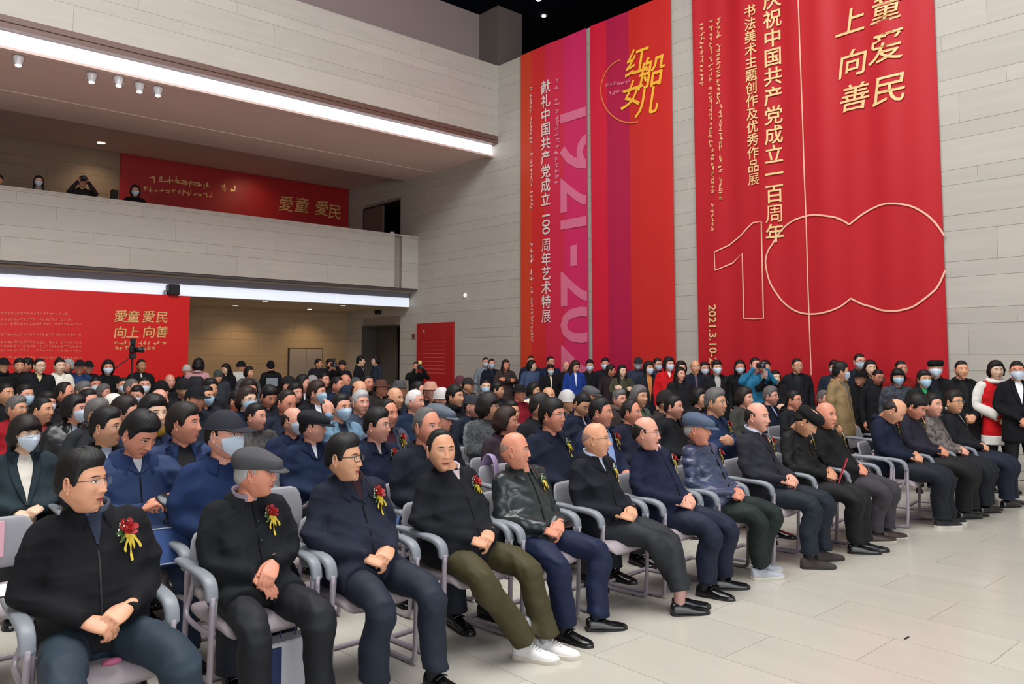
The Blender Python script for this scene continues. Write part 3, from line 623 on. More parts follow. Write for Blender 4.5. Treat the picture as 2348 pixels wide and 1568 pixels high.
    jo = obj('jacket' if not c.get('coat') else 'coat', jg, jm, root)
    bvh = None
    if lod < 2 or c.get('inner') or c.get('corsage'): bvh = BVHTree.FromPolygons(jg.verts().tolist(), jg.F)
    zc = 1.036 + zo
    if c.get('inner'):
        ic, vd, vw = c['inner']; off = .005
        chest_patch(bvh, [(1.045 + zo, -vw, vw), (1.045 + zo - vd * .35, -vw * .72, vw * .72), (1.045 + zo - vd, -.004, .004)], 9 if lod < 2 else 3, off, 'shirt', cloth(ic, 'cotton'), root)
        if lod < 2 and c.get('lapel', True):
            for s_ in (-1, 1): q = sorted; chest_patch(bvh, [(1.055 + zo, s_ * vw * .85, s_ * (vw + .035)), (1.045 + zo - vd * .4, s_ * vw * .60, s_ * (vw * .66 + .052)), (1.045 + zo - vd * .8, s_ * .010, s_ * .050), (1.04 + zo - vd, s_ * .0, s_ * .012)], 5, .010, 'lapel', jm, root)
        if c.get('tie'): chest_patch(bvh, [(1.03 + zo, -.016, .016), (1.015 + zo, -.010, .010), (1.045 + zo - vd * .9, -.02, .02)], 3, .012, 'tie', cloth(c['tie'], 'satin'), root)
    if lod < 2:
        if c.get('collar', 1):
            gp = c.get('gap', 26); big = c.get('bigcollar', 0)
            obj('collar', collar_geo(.064, zc, .024 + .006 * big, .050 + .018 * big, gp, .030 + .02 * big, n=36 if lod == 0 else 20), cloth(c.get('colc', jc), c.get('colk', jk if jk in ('leather', 'satin', 'wool') else 'wool')), root)
        if c.get('shirtc'): obj('shirt_collar', collar_geo(.060, zc + .012, .034, .014, 14, .012, n=30 if lod == 0 else 16, drop=.016), cloth(c['shirtc'], 'cotton'), root)
        if c.get('zipline', lod == 0):
            top = 1.02 + zo - (c['inner'][1] if c.get('inner') else 0)
            if top > .66 + zo: chest_patch(bvh, [(top, -.0035, .0035), (.62 + zo, -.0035, .0035)], 2, .0045, 'placket', cloth('0a0a0d', 'cotton') if not c.get('zipm') else mat('zip_metal', '6b6b70', rough=.35, metal=.8), root)
        if lod == 0 and c.get('buttons'):
            bg = G()
            for q in range(c['buttons']):
                h = front_hit(bvh, .014, .93 + zo - .095 * q, .006)
                if h is not None: bg.add(tube([h, h - (0, .004, 0)], [.009, .009], n=10, sub=1, dome=(0, 0)))
            obj('button', bg, mat('button', '1d2430', rough=.3), root)
    elif c.get('scarf') is None and c.get('colring', True):
        obj('collar', G().add(tube([(.066 * math.cos(a_), .066 + .062 * math.sin(a_), 1.052 + zo + .02 * math.sin(a_)) for a_ in np.linspace(math.radians(-60), math.radians(240), 9)], [(.022, .012)] * 9, n=6, sub=1, ref=(0, 0, 1))), cloth(c.get('shirtc') or c.get('colc', jc), 'wool'), root)
    if c.get('scarf'):
        obj('scarf', G().add(tube([(.075 * math.cos(a_), .062 + .078 * math.sin(a_), 1.060 + zo + .015 * math.sin(a_)) for a_ in np.linspace(0, 2 * math.pi, 12, endpoint=False)], [(.038, .028)] * 12, n=8, sub=1, ref=(0, 0, 1), closed=True)), cloth(c['scarf'], 'wool'), root)
    # trousers
    lg = legs_geo(c, lod, {0: 26, 1: 16, 2: 9}[lod]); tcol = c.get('trousers', '14161c')
    if lod == 0:
        V, N, Fs = remesh(lg, .0150, 4); sp = [(k, .12, .7) for k in c['knee']] + [((.0, -.12, .55), .15, .7)] + [(a_, .1, .8) for a_ in c['ank']]
        V = wrinkle(V, N, .018, seed + 5, 20, sp); lg = G(); lg.add((V, Fs))
    obj('trousers', lg, cloth(tcol, c.get('tkind', 'cotton')), root)
    yw = c.get('feet', (math.radians(-8), math.radians(8)))
    for i, s_ in enumerate((-1, 1)):
        ax = c['ank'][i]
        if lod == 0:
            obj('sock', G().add(tube([(ax[0], ax[1] + .01, ax[2] + .10), (ax[0], ax[1] + .012,   .05 + c.get('lift', (0, 0))[i])], [(.040, .045), (.036, .042)], n=14, sub=2)), cloth(c.get('sock', '1a1a20'), 'cotton'), root)
        shoe(c.get('shoes', 'black'), root, (ax[0], ax[1] - .005, c.get('lift', (0, 0))[i]), yw[i], c.get('stilt', (0, 0))[i])
    if c.get('corsage'):
        h = front_hit(bvh, c.get('cx', .105), .945 + zo, .004)
        if h is not None: corsage(root, h, (math.radians(-18), 0, math.radians(20)), c['corsage'] if isinstance(c['corsage'], float) else 1.25, c.get('rose', True))
    if c.get('badge'):
        h = front_hit(bvh, -.09, .93 + zo, .006); obj('badge', G().add(rbox(h[0] - .03, h[0] + .03, h[1] - .003, h[1], h[2] - .04, h[2] + .03, .002)), cloth('b9b6b0'), root)
    if c.get('fn'): c['fn'](root, c, HR, HCt)
    return root
# ------------------------------------------------------------ conference chair
GREY = mat('armrest_plastic', '7f848b', rough=.45, spec=.4, bump=.1, bscale=300)
TUBEM = mat('painted_tube', '978e97', rough=.32, spec=.6)
SEATM = mat('seat_plastic', 'a3979b', rough=.55, spec=.35, noise=.04, nscale=4, bump=.15, bscale=500)
BACKM = mat('back_plastic', '8e8e94', rough=.5, spec=.35)
GLIDE = mat('glide', '4a3e3c', rough=.5)
def chair_meshes(lo):
    sub = 2 if lo else 5; n = 6 if lo else 10; out = {}
    S = G(); rows = []
    for y, z, hx, th in ((-.285, .405, .19, .012), (-.275, .425, .215, .026), (-.235, .445, .228, .032), (-.10, .448, .232, .034), (.06, .440, .230, .034), (.17, .445, .222, .030), (.205, .452, .205, .014)):
        rows.append([(hx * se(np.cos(a_), .45), y, z + th * se(np.sin(a_), .7) - .006 * (1 - abs(np.cos(a_))) ) for a_ in np.linspace(0, 2 * math.pi, 24, endpoint=False)])
    S.add(loft(rows)); out['seat'] = (S, SEATM)
    B = G(); rows = []
    for z, y, hx, th in ((.54, .222, .175, .007), (.555, .226, .205, .014), (.62, .236, .215, .016), (.70, .250, .215, .016), (.765, .264, .205, .015), (.800, .272, .185, .013), (.814, .276, .150, .006)):
        t = np.linspace(0, 2 * math.pi, 28, endpoint=False); cx = hx * se(np.cos(t), .45); rows.append(list(zip(cx, y + th * se(np.sin(t), .6) - .55 * cx ** 2, np.full(28, z))))
    B.add(loft(rows)); out['backrest'] = (B, BACKM)
    for s_, k in ((-1, 'l'), (1, 'r')):
        x = .272 * s_; A_ = G()
        A_.add(tube([(x, .215, .690), (x, .12, .690), (x, -.06, .682), (x, -.165, .670), (x + .0, -.213, .640), (x, -.228, .590)], [(.013, .024), (.017, .030), (.018, .032), (.020, .033), (.021, .032), (.018, .031)], n=12, sub=4 if not lo else 2, ref=(0, 0, 1), sq=.7)); out['armrest' + k] = (A_, GREY)
        T1 = G(); T1.add(tube([(x, -.236, .60), (x, -.232, .30), (x, -.222, .06), (x, -.20, .022), (x, -.14, .014), (x, .10, .014), (x, .235, .014), (x * .96, .272, .016), (x * .86, .285, .016)], .0145, n=n, sub=sub, dome=(0, 0))); 
        T1.add(tube([(x * .93, -.222, .60), (x * .93, -.215, .50), (x * .93, -.205, .455), (x * .92, -.165, .408), (x * .90, -.08, .398), (x * .88, .10, .398), (x * .86, .195, .42), (x * .72, .240, .50), (x * .62, .268, .60), (x * .6, .285, .70)], .0135, n=n, sub=sub, dome=(0, 1)))
        T1.add(tube([(x, .215, .688), (x * .9, .262, .655), (x * .8, .268, .64)], .011, n=n, sub=sub)); out['side_frame' + k] = (T1, TUBEM)
    C_ = G(); C_.add(tube([(-.235, .285, .016), (0, .290, .016), (.235, .285, .016)], .0125, n=n, sub=sub)); C_.add(tube([(-.24, .06, .396), (0, .06, .390), (.24, .06, .396)], .011, n=n, sub=sub)); out['crossbar'] = (C_, TUBEM)
    gl = G()
    for sx in (-.272, .272):
        for y in (-.12, .22): gl.add(rbox(sx - .014, sx + .014, y - .02, y + .02, 0, .012, .004))
    out['glide'] = (gl, GLIDE); return out
CH = {k: mesh(k.rstrip('lr') if k.startswith(('arm', 'side')) else k, g, m_) for k, (g, m_) in chair_meshes(False).items()}
_lo = G(); _lm = []
for k, (g, m_) in chair_meshes(True).items():
    if m_ not in _lm: _lm.append(m_)
    _lo.merge(g, mioff=_lm.index(m_))
CHLO = mesh('conference_chair', _lo, _lm)
def chair(X, Y, yaw, label, group, lo=False):
    if lo:
        o = link('conference_chair', CHLO, None, (X, Y, 0), (0, 0, yaw))
    else:
        o = bpy.data.objects.new('conference_chair', None); COL.objects.link(o); o.location = (X, Y, 0); o.rotation_euler = (0, 0, yaw)
        for k, me in CH.items(): link({'armrestl': 'armrest', 'armrestr': 'armrest', 'side_framel': 'side_frame', 'side_framer': 'side_frame'}.get(k, k), me, o)
    o['label'] = label; o['category'] = 'chair'; o['group'] = group; return o
# ------------------------------------------------------------ the hall
XW, YF, YB, YP, YS = 12.84, 14.84, 22.2, 18.3, 19.0      # banner wall, upper fascia, back walls, balcony front, soffit inner edge
STONE = mat('travertine', 'b6b0a7', rough=.62, spec=.35, noise=.05, nscale=2.2, stretch=(.5, .5, 5), bump=.08, bscale=30, rnd=.035)
STONEB = mat('stone_back', '988f86', rough=.8)
PLAST = mat('plaster', 'e0c8c0', rough=.85, noise=.03, nscale=1.2)
PLASTB = mat('plaster_beige', 'b3a58c', rough=.85, noise=.02, nscale=1)
NAVY = mat('ceiling_navy', '0d1424', rough=.9)
FLOORM = mat('floor_stone', 'b7b2a8', rough=.20, spec=.45, noise=.045, nscale=1.5, stretch=(3.2, .9, 1), bump=.02, bscale=6, rnd=.025)
FLOORJ = mat('floor_joint', '8f8478', rough=.6)
STEEL = mat('grey_metal_strip', '7d7f88', rough=.4)
LEDM = mat('light_strip', 'f4f8ff', emit=1.9); LEDM2 = mat('light_strip_low', 'dde6f4', emit=.55)
LAMP = mat('lamp_glow', 'fff0d0', emit=14); LAMPC = mat('lamp_glow_cool', 'f4f4f0', emit=5)
DARK = mat('dark_void', '1b1713', rough=.9); CHROME = mat('fixture_metal', 'b9b9bc', rough=.25, metal=.9)
def struct(name, g, m_, parent=None, smooth=False):
    o = obj(name, g, m_, parent, smooth)
    if parent is None: o['kind'] = 'structure'
    return o
def B(name, m_, *bs, parent=None):
    g = G()
    for b_ in bs: g.add(boxg(*b_))
    return struct(name, g, m_, parent)
# floor: tiled strip in front, sheet under the seats
fl = B('floor', FLOORM, (-8, 13, -7, 23, -.12, -.006))
TW, TL = .527, 1.06; PM = {}
def piece(dx, dy, dz, m_, name='panel', b=.0):
    k = (round(dx, 3), round(dy, 3), round(dz, 3), m_.name)
    if k not in PM: g = G(); g.add(boxg(-dx / 2, dx / 2, -dy / 2, dy / 2, -dz / 2, dz / 2)); PM[k] = mesh(name, g, m_, False)
    return PM[k]
x0 = 3.50 - 3 * TW; nt = 0
for i in range(18):
    xa = x0 + i * TW; xb = min(xa + TW, XW - .001)
    for j in range(9):
        ya = -2.63 + j * TL - (TL / 2 if i % 2 else 0); yb = min(ya + TL, 6.35); ya = max(ya, -2.63)
        link('tile', piece(xb - xa - .003, yb - ya - .003, .006, FLOORM, 'tile'), fl, ((xa + xb) / 2, (ya + yb) / 2, -.003))
for k, (a0, a1, b0, b1) in enumerate(((-8, x0, -7, 23), (x0, 13, 6.35, 23), (x0, 13, -7, -2.63))):
    link('tile', mesh('tile', G().add(boxg(a0, a1, b0, b1, -.006, 0)), FLOORM, False), fl)
# stone courses
def courses(parent, axis, const, u0, u1, z0, z1, L=1.9, holes=(), th=.03, m_=STONE, sgn=-1, ph=0, cz0=1.76):
    "axis 'y': wall plane x=const running in y; axis 'x': plane y=const running in x"
    bnds = [cz0 + .70 * k for k in range(-4, 14)] + [cz0 + .465 + .70 * k for k in range(-4, 14)]
    bnds = sorted(b_ for b_ in bnds if z0 + .04 < b_ < z1 - .04); bnds = [z0] + bnds + [z1]; n = 0
    for r in range(len(bnds) - 1):
        a, b_ = bnds[r], bnds[r + 1]; off = ((r * 37 + ph) % 10) / 10 * L; us = [u0] + [u0 + off + L * k for k in range(int((u1 - u0) / L) + 2) if u0 + .25 < u0 + off + L * k < u1 - .25] + [u1]
        for q in range(len(us) - 1):
            segs = [(us[q], us[q + 1])]
            for (h0, h1, hz0, hz1) in holes:
                if b_ > hz0 + .05 and a < hz1 - .05:
                    ns = []
                    for s0, s1 in segs:
                        if s1 <= h0 or s0 >= h1: ns.append((s0, s1))
                        else:
                            if s0 < h0 - .02: ns.append((s0, h0))
                            if s1 > h1 + .02: ns.append((h1, s1))
                    segs = ns
            for s0, s1 in segs:
                d = s1 - s0 - .003; h = b_ - a - .004; c_ = (s0 + s1) / 2; t = th + .001 * ((n * 7) % 3)
                if axis == 'y': link('panel', piece(t, d, h, m_), parent, (const + sgn * t / 2, c_, (a + b_) / 2))
                else: link('panel', piece(d, t, h, m_), parent, (c_, const + sgn * t / 2, (a + b_) / 2))
                n += 1
    return n
D0, D1, DZ = 19.16, 21.27, 2.67; U0, U1, UZ0, UZ1 = 19.2, 21.3, 3.9, 6.35
wr = B('wall_right', STONEB, (XW + .03, XW + .6, -7, D0, 0, 9.13), (XW + .03, XW + .6, D1, 23, 0, 9.13), (XW + .03, XW + .6, D0, D1, DZ, UZ0), (XW + .03, XW + .6, D0, D1, UZ1, 9.13))
nA = courses(wr, 'y', XW + .03, -7, YB, 0, 9.13, L=2.15, holes=((D0, D1, -1, DZ), (U0, U1, UZ0, UZ1)))
# rooms seen through the two openings
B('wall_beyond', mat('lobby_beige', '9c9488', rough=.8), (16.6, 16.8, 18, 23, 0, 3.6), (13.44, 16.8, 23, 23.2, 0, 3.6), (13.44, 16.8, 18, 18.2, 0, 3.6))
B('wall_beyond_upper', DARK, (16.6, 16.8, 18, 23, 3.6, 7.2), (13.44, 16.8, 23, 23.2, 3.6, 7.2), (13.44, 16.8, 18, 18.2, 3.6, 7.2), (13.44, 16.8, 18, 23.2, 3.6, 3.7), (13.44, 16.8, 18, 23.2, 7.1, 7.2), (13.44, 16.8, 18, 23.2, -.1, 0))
# upper fascia
fa = B('wall_upper', STONEB, (-8, XW, YF + .03, YF + .5, 7.36, 9.13)); fa2 = fa
courses(fa, 'x', YF + .03, -8, XW, 7.30, 9.13, L=2.6, ph=3, cz0=1.70)
B('trim_1', mat('bronze_trim', '6b5047', rough=.5), (-8, XW, YF + .0, YF + .16, 7.20, 7.30), (-8, XW, YF + .02, YF + .3, 7.10, 7.20))
B('trim_2', STEEL, (-8, XW - .02, YF + .20, YF + .26, 7.09, 7.22))
tl = bpy.data.objects.new('light_strip', None); COL.objects.link(tl); tl['label'] = 'bright white light strip running the length of the upper soffit edge'; tl['category'] = 'light strip'
for i in range(10): x_ = -8 + i * 2.08; obj('diffuser', G().add(boxg(x_, x_ + 2.07, YF + .17, YF + .24, 6.85, 7.09)), LEDM, tl, False)
for i in range(15): x_ = -8 + i * 1.37; obj('divider', G().add(boxg(x_, x_ + .02, YF + .19, YF + .21, 7.09, 7.20)), mat('divider_grey', '9a9ca6', rough=.4), tl, False)
B('ceiling_soffit', PLAST, (-8, XW, YF + .26, YS, 6.85, 7.3), (-8, XW, YF + .17, YF + .30, 6.80, 6.846), (-8, XW, 17.55, 17.62, 6.835, 6.85))
B('ceiling_upper', PLAST, (-8, XW, YS, YB, 7.10, 7.3))
# set-back wall and corner pier over the fascia
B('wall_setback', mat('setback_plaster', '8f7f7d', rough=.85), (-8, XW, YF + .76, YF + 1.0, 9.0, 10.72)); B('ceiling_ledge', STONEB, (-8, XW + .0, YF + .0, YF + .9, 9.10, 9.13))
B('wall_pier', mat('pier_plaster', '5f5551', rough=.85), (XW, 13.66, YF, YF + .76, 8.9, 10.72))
B('ceiling', NAVY, (-12, 34, -8, 40, 13, 13.2), (XW + 8, XW + 8.2, -8, 40, 9, 13), (-12, 34, 30, 30.2, 9, 13), (XW + .6, 34, -8, 40, 8.9, 9.0), (-8, XW, YF + 1.0, 40, 8.9, 9.0))
# balcony
bw = B('wall_balcony', STONEB, (-8, 12.06, YP + .03, YP + .28, 3.64, 5.12), (12.06, 12.30, YP + .12, YP + .28, 3.64, 5.12), (12.30, XW, YP + .03, YP + .28, 3.64, 5.12))
courses(bw, 'x', YP + .03, -8, 12.06, 3.64, 5.10, L=2.4, ph=5, cz0=1.55); courses(bw, 'x', YP + .03, 12.30, XW, 3.64, 5.10, L=2.4, ph=5, cz0=1.55)
link('coping', mesh('coping', G().add(boxg(-8, XW, YP - .005, YP + .30, 5.10, 5.135)), STONE, False), bw)
B('floor_balcony', PLASTB, (-8, XW, YP + .28, YB, 3.55, 3.90)); B('ceiling_lower', PLASTB, (-8, XW, YP + .44, YB, 3.14, 3.55))
B('trim_3', mat('dark_trim', '4a4542', rough=.6), (-8, XW, YP + .02, YP + .5, 3.59, 3.64)); B('trim_4', STEEL, (-8, 12.82, YP + .36, YP + .44, 3.40, 3.60))  # narrow dark strip along the balcony's lower edge, grey metal strip below it
t2 = bpy.data.objects.new('light_strip', None); COL.objects.link(t2); t2['label'] = 'pale glowing band under the balcony edge above the red display'; t2['category'] = 'light strip'
for i in range(9): x_ = -8 + i * 2.31; obj('diffuser', G().add(boxg(x_, x_ + 2.305, YP + .34, YP + .42, 3.145, 3.40)), LEDM2, t2, False)
for i in range(14): x_ = -8 + i * 1.47; obj('divider', G().add(boxg(x_, x_ + .012, YP + .350, YP + .36, 3.40, 3.59)), mat('divider_grey2', '8b8d96', rough=.4), t2, False)
# back walls
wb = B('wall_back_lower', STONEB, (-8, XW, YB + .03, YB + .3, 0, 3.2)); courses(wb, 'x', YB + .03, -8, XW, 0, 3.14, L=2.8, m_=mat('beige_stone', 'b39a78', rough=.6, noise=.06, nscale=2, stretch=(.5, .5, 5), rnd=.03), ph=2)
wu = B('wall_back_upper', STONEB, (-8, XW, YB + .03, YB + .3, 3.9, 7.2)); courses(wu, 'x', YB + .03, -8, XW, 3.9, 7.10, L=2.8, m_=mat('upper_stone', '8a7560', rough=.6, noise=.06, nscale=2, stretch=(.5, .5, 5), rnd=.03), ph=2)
B('wall_far', STONEB, (-8.3, -8, -7, 23, 0, 9))
# cabinet door pair in the back wall
cb = B('wall_cabinet', mat('cabinet_frame', '3b332c', rough=.5), (10.86, 11.99, YB - .05, YB, .0, 2.0)); del cb['kind']; cb['label'] = 'flush two-door wall cabinet in the beige back wall'; cb['category'] = 'cabinet'
for a, b_ in ((10.885, 11.415), (11.43, 11.965)): B('door', mat('cabinet_door', 'a3978c', rough=.55), (a, b_, YB - .07, YB - .05, .02, 1.975), parent=cb)
# doorway lining, upper opening lining
B('door_1', mat('door_jamb', '55504a', rough=.6), (XW, XW + .6, D0, D0 + .03, 0, DZ), (XW, XW + .6, D1 - .03, D1, 0, DZ), (XW, XW + .6, D0, D1, DZ - .03, DZ), (XW + .5, XW + .56, 20.1, D1, 0, DZ))
B('window_1', mat('opening_frame', '2a2420', rough=.6), (XW - .0, XW + .6, U0, U0 + .03, UZ0, UZ1), (XW, XW + .6, U1 - .03, U1, UZ0, UZ1), (XW, XW + .6, U0, U1, UZ1 - .04, UZ1))
B('wall_screen', mat('screen_panel', '6d5f55', rough=.6), (XW + .02, XW + .08, 20.75, 21.27, 3.9, UZ1), (XW + .02, XW + .08, 20.2, 20.72, 3.9, UZ1))
op = B('orange_screen', mat('orange_glow', 'c8481c', rough=.6, emit=.30), (14.4, 14.45, 18.3, 20.4, 3.71, 5.2)); del op['kind']; op['label'] = 'orange panel glowing inside the dark upper opening'; op['category'] = 'panel'
fp = B('framed_picture', mat('picture_frame', 'b08c4a', rough=.5, emit=.1), (13.96, 14.0, 20.05, 20.5, 1.3, 1.95)); del fp['kind']; fp['label'] = 'small yellow framed picture glimpsed through the ground floor doorway'; fp['category'] = 'picture'
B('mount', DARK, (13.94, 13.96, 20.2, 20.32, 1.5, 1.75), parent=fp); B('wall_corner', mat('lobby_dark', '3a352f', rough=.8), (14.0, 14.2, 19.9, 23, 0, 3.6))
# downlights
def disc(name, x, y, z, r, label, m_=LAMP, group=None):
    g = G(); g.add(tube([(x, y, z - .004), (x, y, z + .03)], [r, r], n=14, sub=1, dome=(0, 0))); o = obj(name, g, m_); o['label'] = label; o['category'] = 'downlight'
    r_ = G(); r_.add(tube([(x + (r + .01) * math.cos(a), y + (r + .01) * math.sin(a), z) for a in np.linspace(0, 6.283, 14, endpoint=False)], .008, n=5, sub=1, closed=True)); obj('ring', r_, CHROME, o)
    if group: o['group'] = group
    return o
def spot(loc, tgt, power, col, ang=75, blend=.9, r=.08):
    d = bpy.data.lights.new('spot', 'SPOT'); d.energy = power; d.color = col; d.spot_size = math.radians(ang); d.spot_blend = blend; d.shadow_soft_size = r
    o = bpy.data.objects.new('downlight_beam', d); COL.objects.link(o); o.location = loc; o.rotation_euler = (Vector(tgt) - Vector(loc)).to_track_quat('-Z', 'Y').to_euler()
WARM = (1, .78, .5)
for i, (px, py, tx) in enumerate(((540, 701, 'first from the red display'), (608, 692, 'second from the red display, nearer the edge'), (710, 709, 'third from the red display'), (787, 701, 'last before the wall corner'))):
    p = atz(px, py, 3.13); y_ = min(p[1], YB - .3); disc('downlight', p[0], y_, 3.135, .07, 'warm recessed downlight in the lower ceiling, ' + tx, LAMP, 'lower hall downlights')
for x_ in (-2, 1, 4, 6.9, 9.2, 11.4): spot((x_, YB - .9, 3.08), (x_, YB - .2, 0), 42, (1, .72, .42), 120)
p = atz(232, 328, 7.09); disc('downlight', p[0], p[1], 7.09, .09, 'warm recessed downlight in the upper gallery ceiling')
spot((p[0], p[1], 7.05), (p[0], p[1] + .8, 4), 40, WARM, 110); spot((9.5, YB - 1.2, 7.05), (9.5, YB, 5), 30, WARM, 120)
for px, py, tx in ((1247, 37, 'upper one'), (1235, 0, 'one at the picture edge')):
    p = atz(px, py, 12.98); disc('ceiling_light', p[0], p[1], 12.97, .07, 'tiny white light in the dark navy ceiling, ' + tx, LAMPC, 'navy ceiling lights')
p = atx(1066, 677, XW - .03); o = obj('wall_sensor', G().add(ball((p[0] + .0, p[1], p[2]), (.03, .06, .06), 12, 6)), mat('sensor_white', 'e8e8e4', emit=.6)); o['label'] = 'small round white wall light between balcony and banners'; o['category'] = 'light'
p = atx(949, 771, XW); o = obj('wall_plate', G().add(boxg(XW - .02, XW, p[1] - .07, p[1] + .07, p[2] - .07, p[2] + .07)), mat('plate_brown', '7a4a36', rough=.5), None, False); o['label'] = 'small brown wall plate beside the red poster'; o['category'] = 'plate'
p = atx(870, 716, XW); o = obj('camera_box', G().add(boxg(XW - .12, XW, p[1] - .08, p[1] + .08, p[2] - .06, p[2] + .06)), DARK, None, False); o['label'] = 'small black surveillance box above the doorway'; o['category'] = 'camera'
# spotlights under the upper soffit
for i, (px, py) in enumerate(((42, 143), (210, 182), (272, 190), (320, 204), (362, 213))):
    p = atz(px, py, 6.70); p[1] = p[1]; r_ = bpy.data.objects.new('spotlight', None); COL.objects.link(r_); r_.location = p
    r_['label'] = 'clear glass spotlight under the upper soffit, ' + ('alone at far left', 'first of the cluster of four', 'second of the cluster of four', 'third of the cluster of four', 'last of the cluster of four')[i]; r_['category'] = 'spotlight'; r_['group'] = 'soffit spotlights'
    obj('housing', G().add(tube([(0, 0, -.05), (0, 0, .05), (0, 0, .10)], [(.045, .045), (.075, .075), (.08, .08)], n=14, sub=2, dome=(.2, 0))), mat('lamp_glass', 'd9d9dc', rough=.15, spec=.8, emit=.15), r_)
    obj('bulb', G().add(ball((0, 0, -.055), (.05, .05, .025), 10, 5)), LAMPC, r_); obj('bracket', G().add(tube([(-.085, 0, -.02), (-.09, 0, .10), (0, 0, .15), (.09, 0, .10), (.085, 0, -.02)], .007, n=5, sub=2)), CHROME, r_)
# loudspeaker on the display, camera on tripod
# ------------------------------------------------------------ printed cloth and boards
GOLD = mat('gold_print', 'e6c58a', rough=.5); GOLDY = mat('gold_logo', 'f0b53a', rough=.4, emit=.05); WHITEP = mat('white_print', 'e6dcd6', rough=.6); PINKP = mat('pink_print', 'e08aa0', rough=.6)
def text_geo(s, size, bold=.0, shear=0, align='CENTER'):
    cu = bpy.data.curves.new('t', 'FONT'); cu.body = s; cu.size = size; cu.offset = min(bold, .012) * size; cu.shear = shear; cu.align_x = align; cu.align_y = 'CENTER'; cu.resolution_u = 3
    o = bpy.data.objects.new('t', cu); COL.objects.link(o); dg = bpy.context.evaluated_depsgraph_get(); dg.update(); me = bpy.data.meshes.new_from_object(o.evaluated_get(dg))
    V = np.array([v.co[:] for v in me.vertices]) if len(me.vertices) else np.zeros((0, 3)); Fs = [tuple(p_.vertices) for p_ in me.polygons]
    bpy.data.objects.remove(o); bpy.data.meshes.remove(me); return V, Fs
def clipx(V, Fs, lim):
    import bmesh
    bm = bmesh.new(); vs = [bm.verts.new(v) for v in V]
    for f in Fs:
        try: bm.faces.new([vs[i] for i in f])
        except ValueError: pass
    bmesh.ops.bisect_plane(bm, geom=bm.verts[:] + bm.edges[:] + bm.faces[:], plane_co=(lim, 0, 0), plane_no=(1, 0, 0), clear_outer=True); bm.verts.index_update()
    o = ([v.co[:] for v in bm.verts], [tuple(v.index for v in f.verts) for f in bm.faces]); bm.free(); return np.array(o[0]), o[1]
def onwall(V, wave, off=.020):
    "V: (u, v) with u = distance towards the right along the banner wall (world -Y) given as world Y already"
    return np.stack([wave(V[:, 0], V[:, 1]) - off, V[:, 0], V[:, 1]], 1)
def banner(name, label, y0, y1, z0, z1, amp, k, mats_cols, parts):
    wave = lambda y, z: XW - .06 - amp * (np.sin(y * k + .5 * np.sin(z * .6)) + .5 * np.sin(y * k * 2.3 + 1 + z * .12)) * (.55 + .45 * ss(np.asarray(z, float), z0, z1))
    ny, nz = 90, 40; Y = np.linspace(y0, y1, ny); Z = np.linspace(z0, z1, nz); YY, ZZ = np.meshgrid(Y, Z, indexing='ij')
    P = np.stack([wave(YY, ZZ), YY, ZZ], -1).reshape(-1, 3); V, Fs = gridf(P, ny, nz); g = G(); g.V = [V, V + (.006, 0, 0)]; g.n = 2 * len(V)
    nf = len(Fs); fr_ = [(i // (nz - 1)) / (ny - 1) for i in range(nf)]; mi = [sum(f > e for e in mats_cols[0]) for f in fr_]
    g.F = Fs + [tuple(i + len(V) for i in f[::-1]) for f in Fs]; g.M = mi + mi
    o = obj(name, g, mats_cols[1]); o['label'] = label; o['category'] = 'banner'
    return o, wave
def put_text(par, wave, s, size, px=None, py=None, yz=None, rot=0, m_=GOLD, bold=.012, shear=0, clip=None, name='lettering', off=.022, kx=1):
    if yz is None: q = atx(px, py, XW - .06); yz = (q[1], q[2])
    V, Fs = text_geo(s, size, bold if s not in '周展' else 0, shear)
    if not len(V): return
    V[:, 0] *= kx; c, s_ = math.cos(rot), math.sin(rot); x = V[:, 0] * c - V[:, 1] * s_; y = V[:, 0] * s_ + V[:, 1] * c
    if clip is not None: V2 = np.stack([x, y, 0 * x], 1); V2, Fs = clipx(V2, Fs, yz[0] - clip); x, y = V2[:, 0], V2[:, 1]
    P = onwall(np.stack([yz[0] - x, yz[1] + y], 1), wave, off); g = G(); g.add((P, Fs)); return obj(name, g, m_, par, False)
def marks(par, wave, pts, m_, seed=0, size=.06, name='small_print', horiz=False):
    "a column (or row) of tiny illegible print: short strokes"
    r = random.Random(seed); g = G(); (ya, za), (yb, zb) = pts; L_ = math.hypot(yb - ya, zb - za); n = int(L_ / size)
    for i in range(n):
        if r.random() < .08: continue
        t = (i + .5) / n; yc, zc = ya + (yb - ya) * t, za + (zb - za) * t
        for k in range(4):
            dy, dz = r.uniform(-.3, .3) * size, r.uniform(-.32, .32) * size; w_, h = (r.uniform(.2, .42) * size, .06 * size) if r.random() < .55 else (.06 * size, r.uniform(.2, .42) * size)
            V = np.array([(yc + dy - w_, zc + dz - h), (yc + dy + w_, zc + dz - h), (yc + dy + w_, zc + dz + h), (yc + dy - w_, zc + dz + h)]); g.add((onwall(V, wave, .018 + (i * 4 + k) % 11 * .0008), [(0, 1, 2, 3)]))
    o = obj(name, g, m_, par, False); o['kind'] = 'stuff'; return o
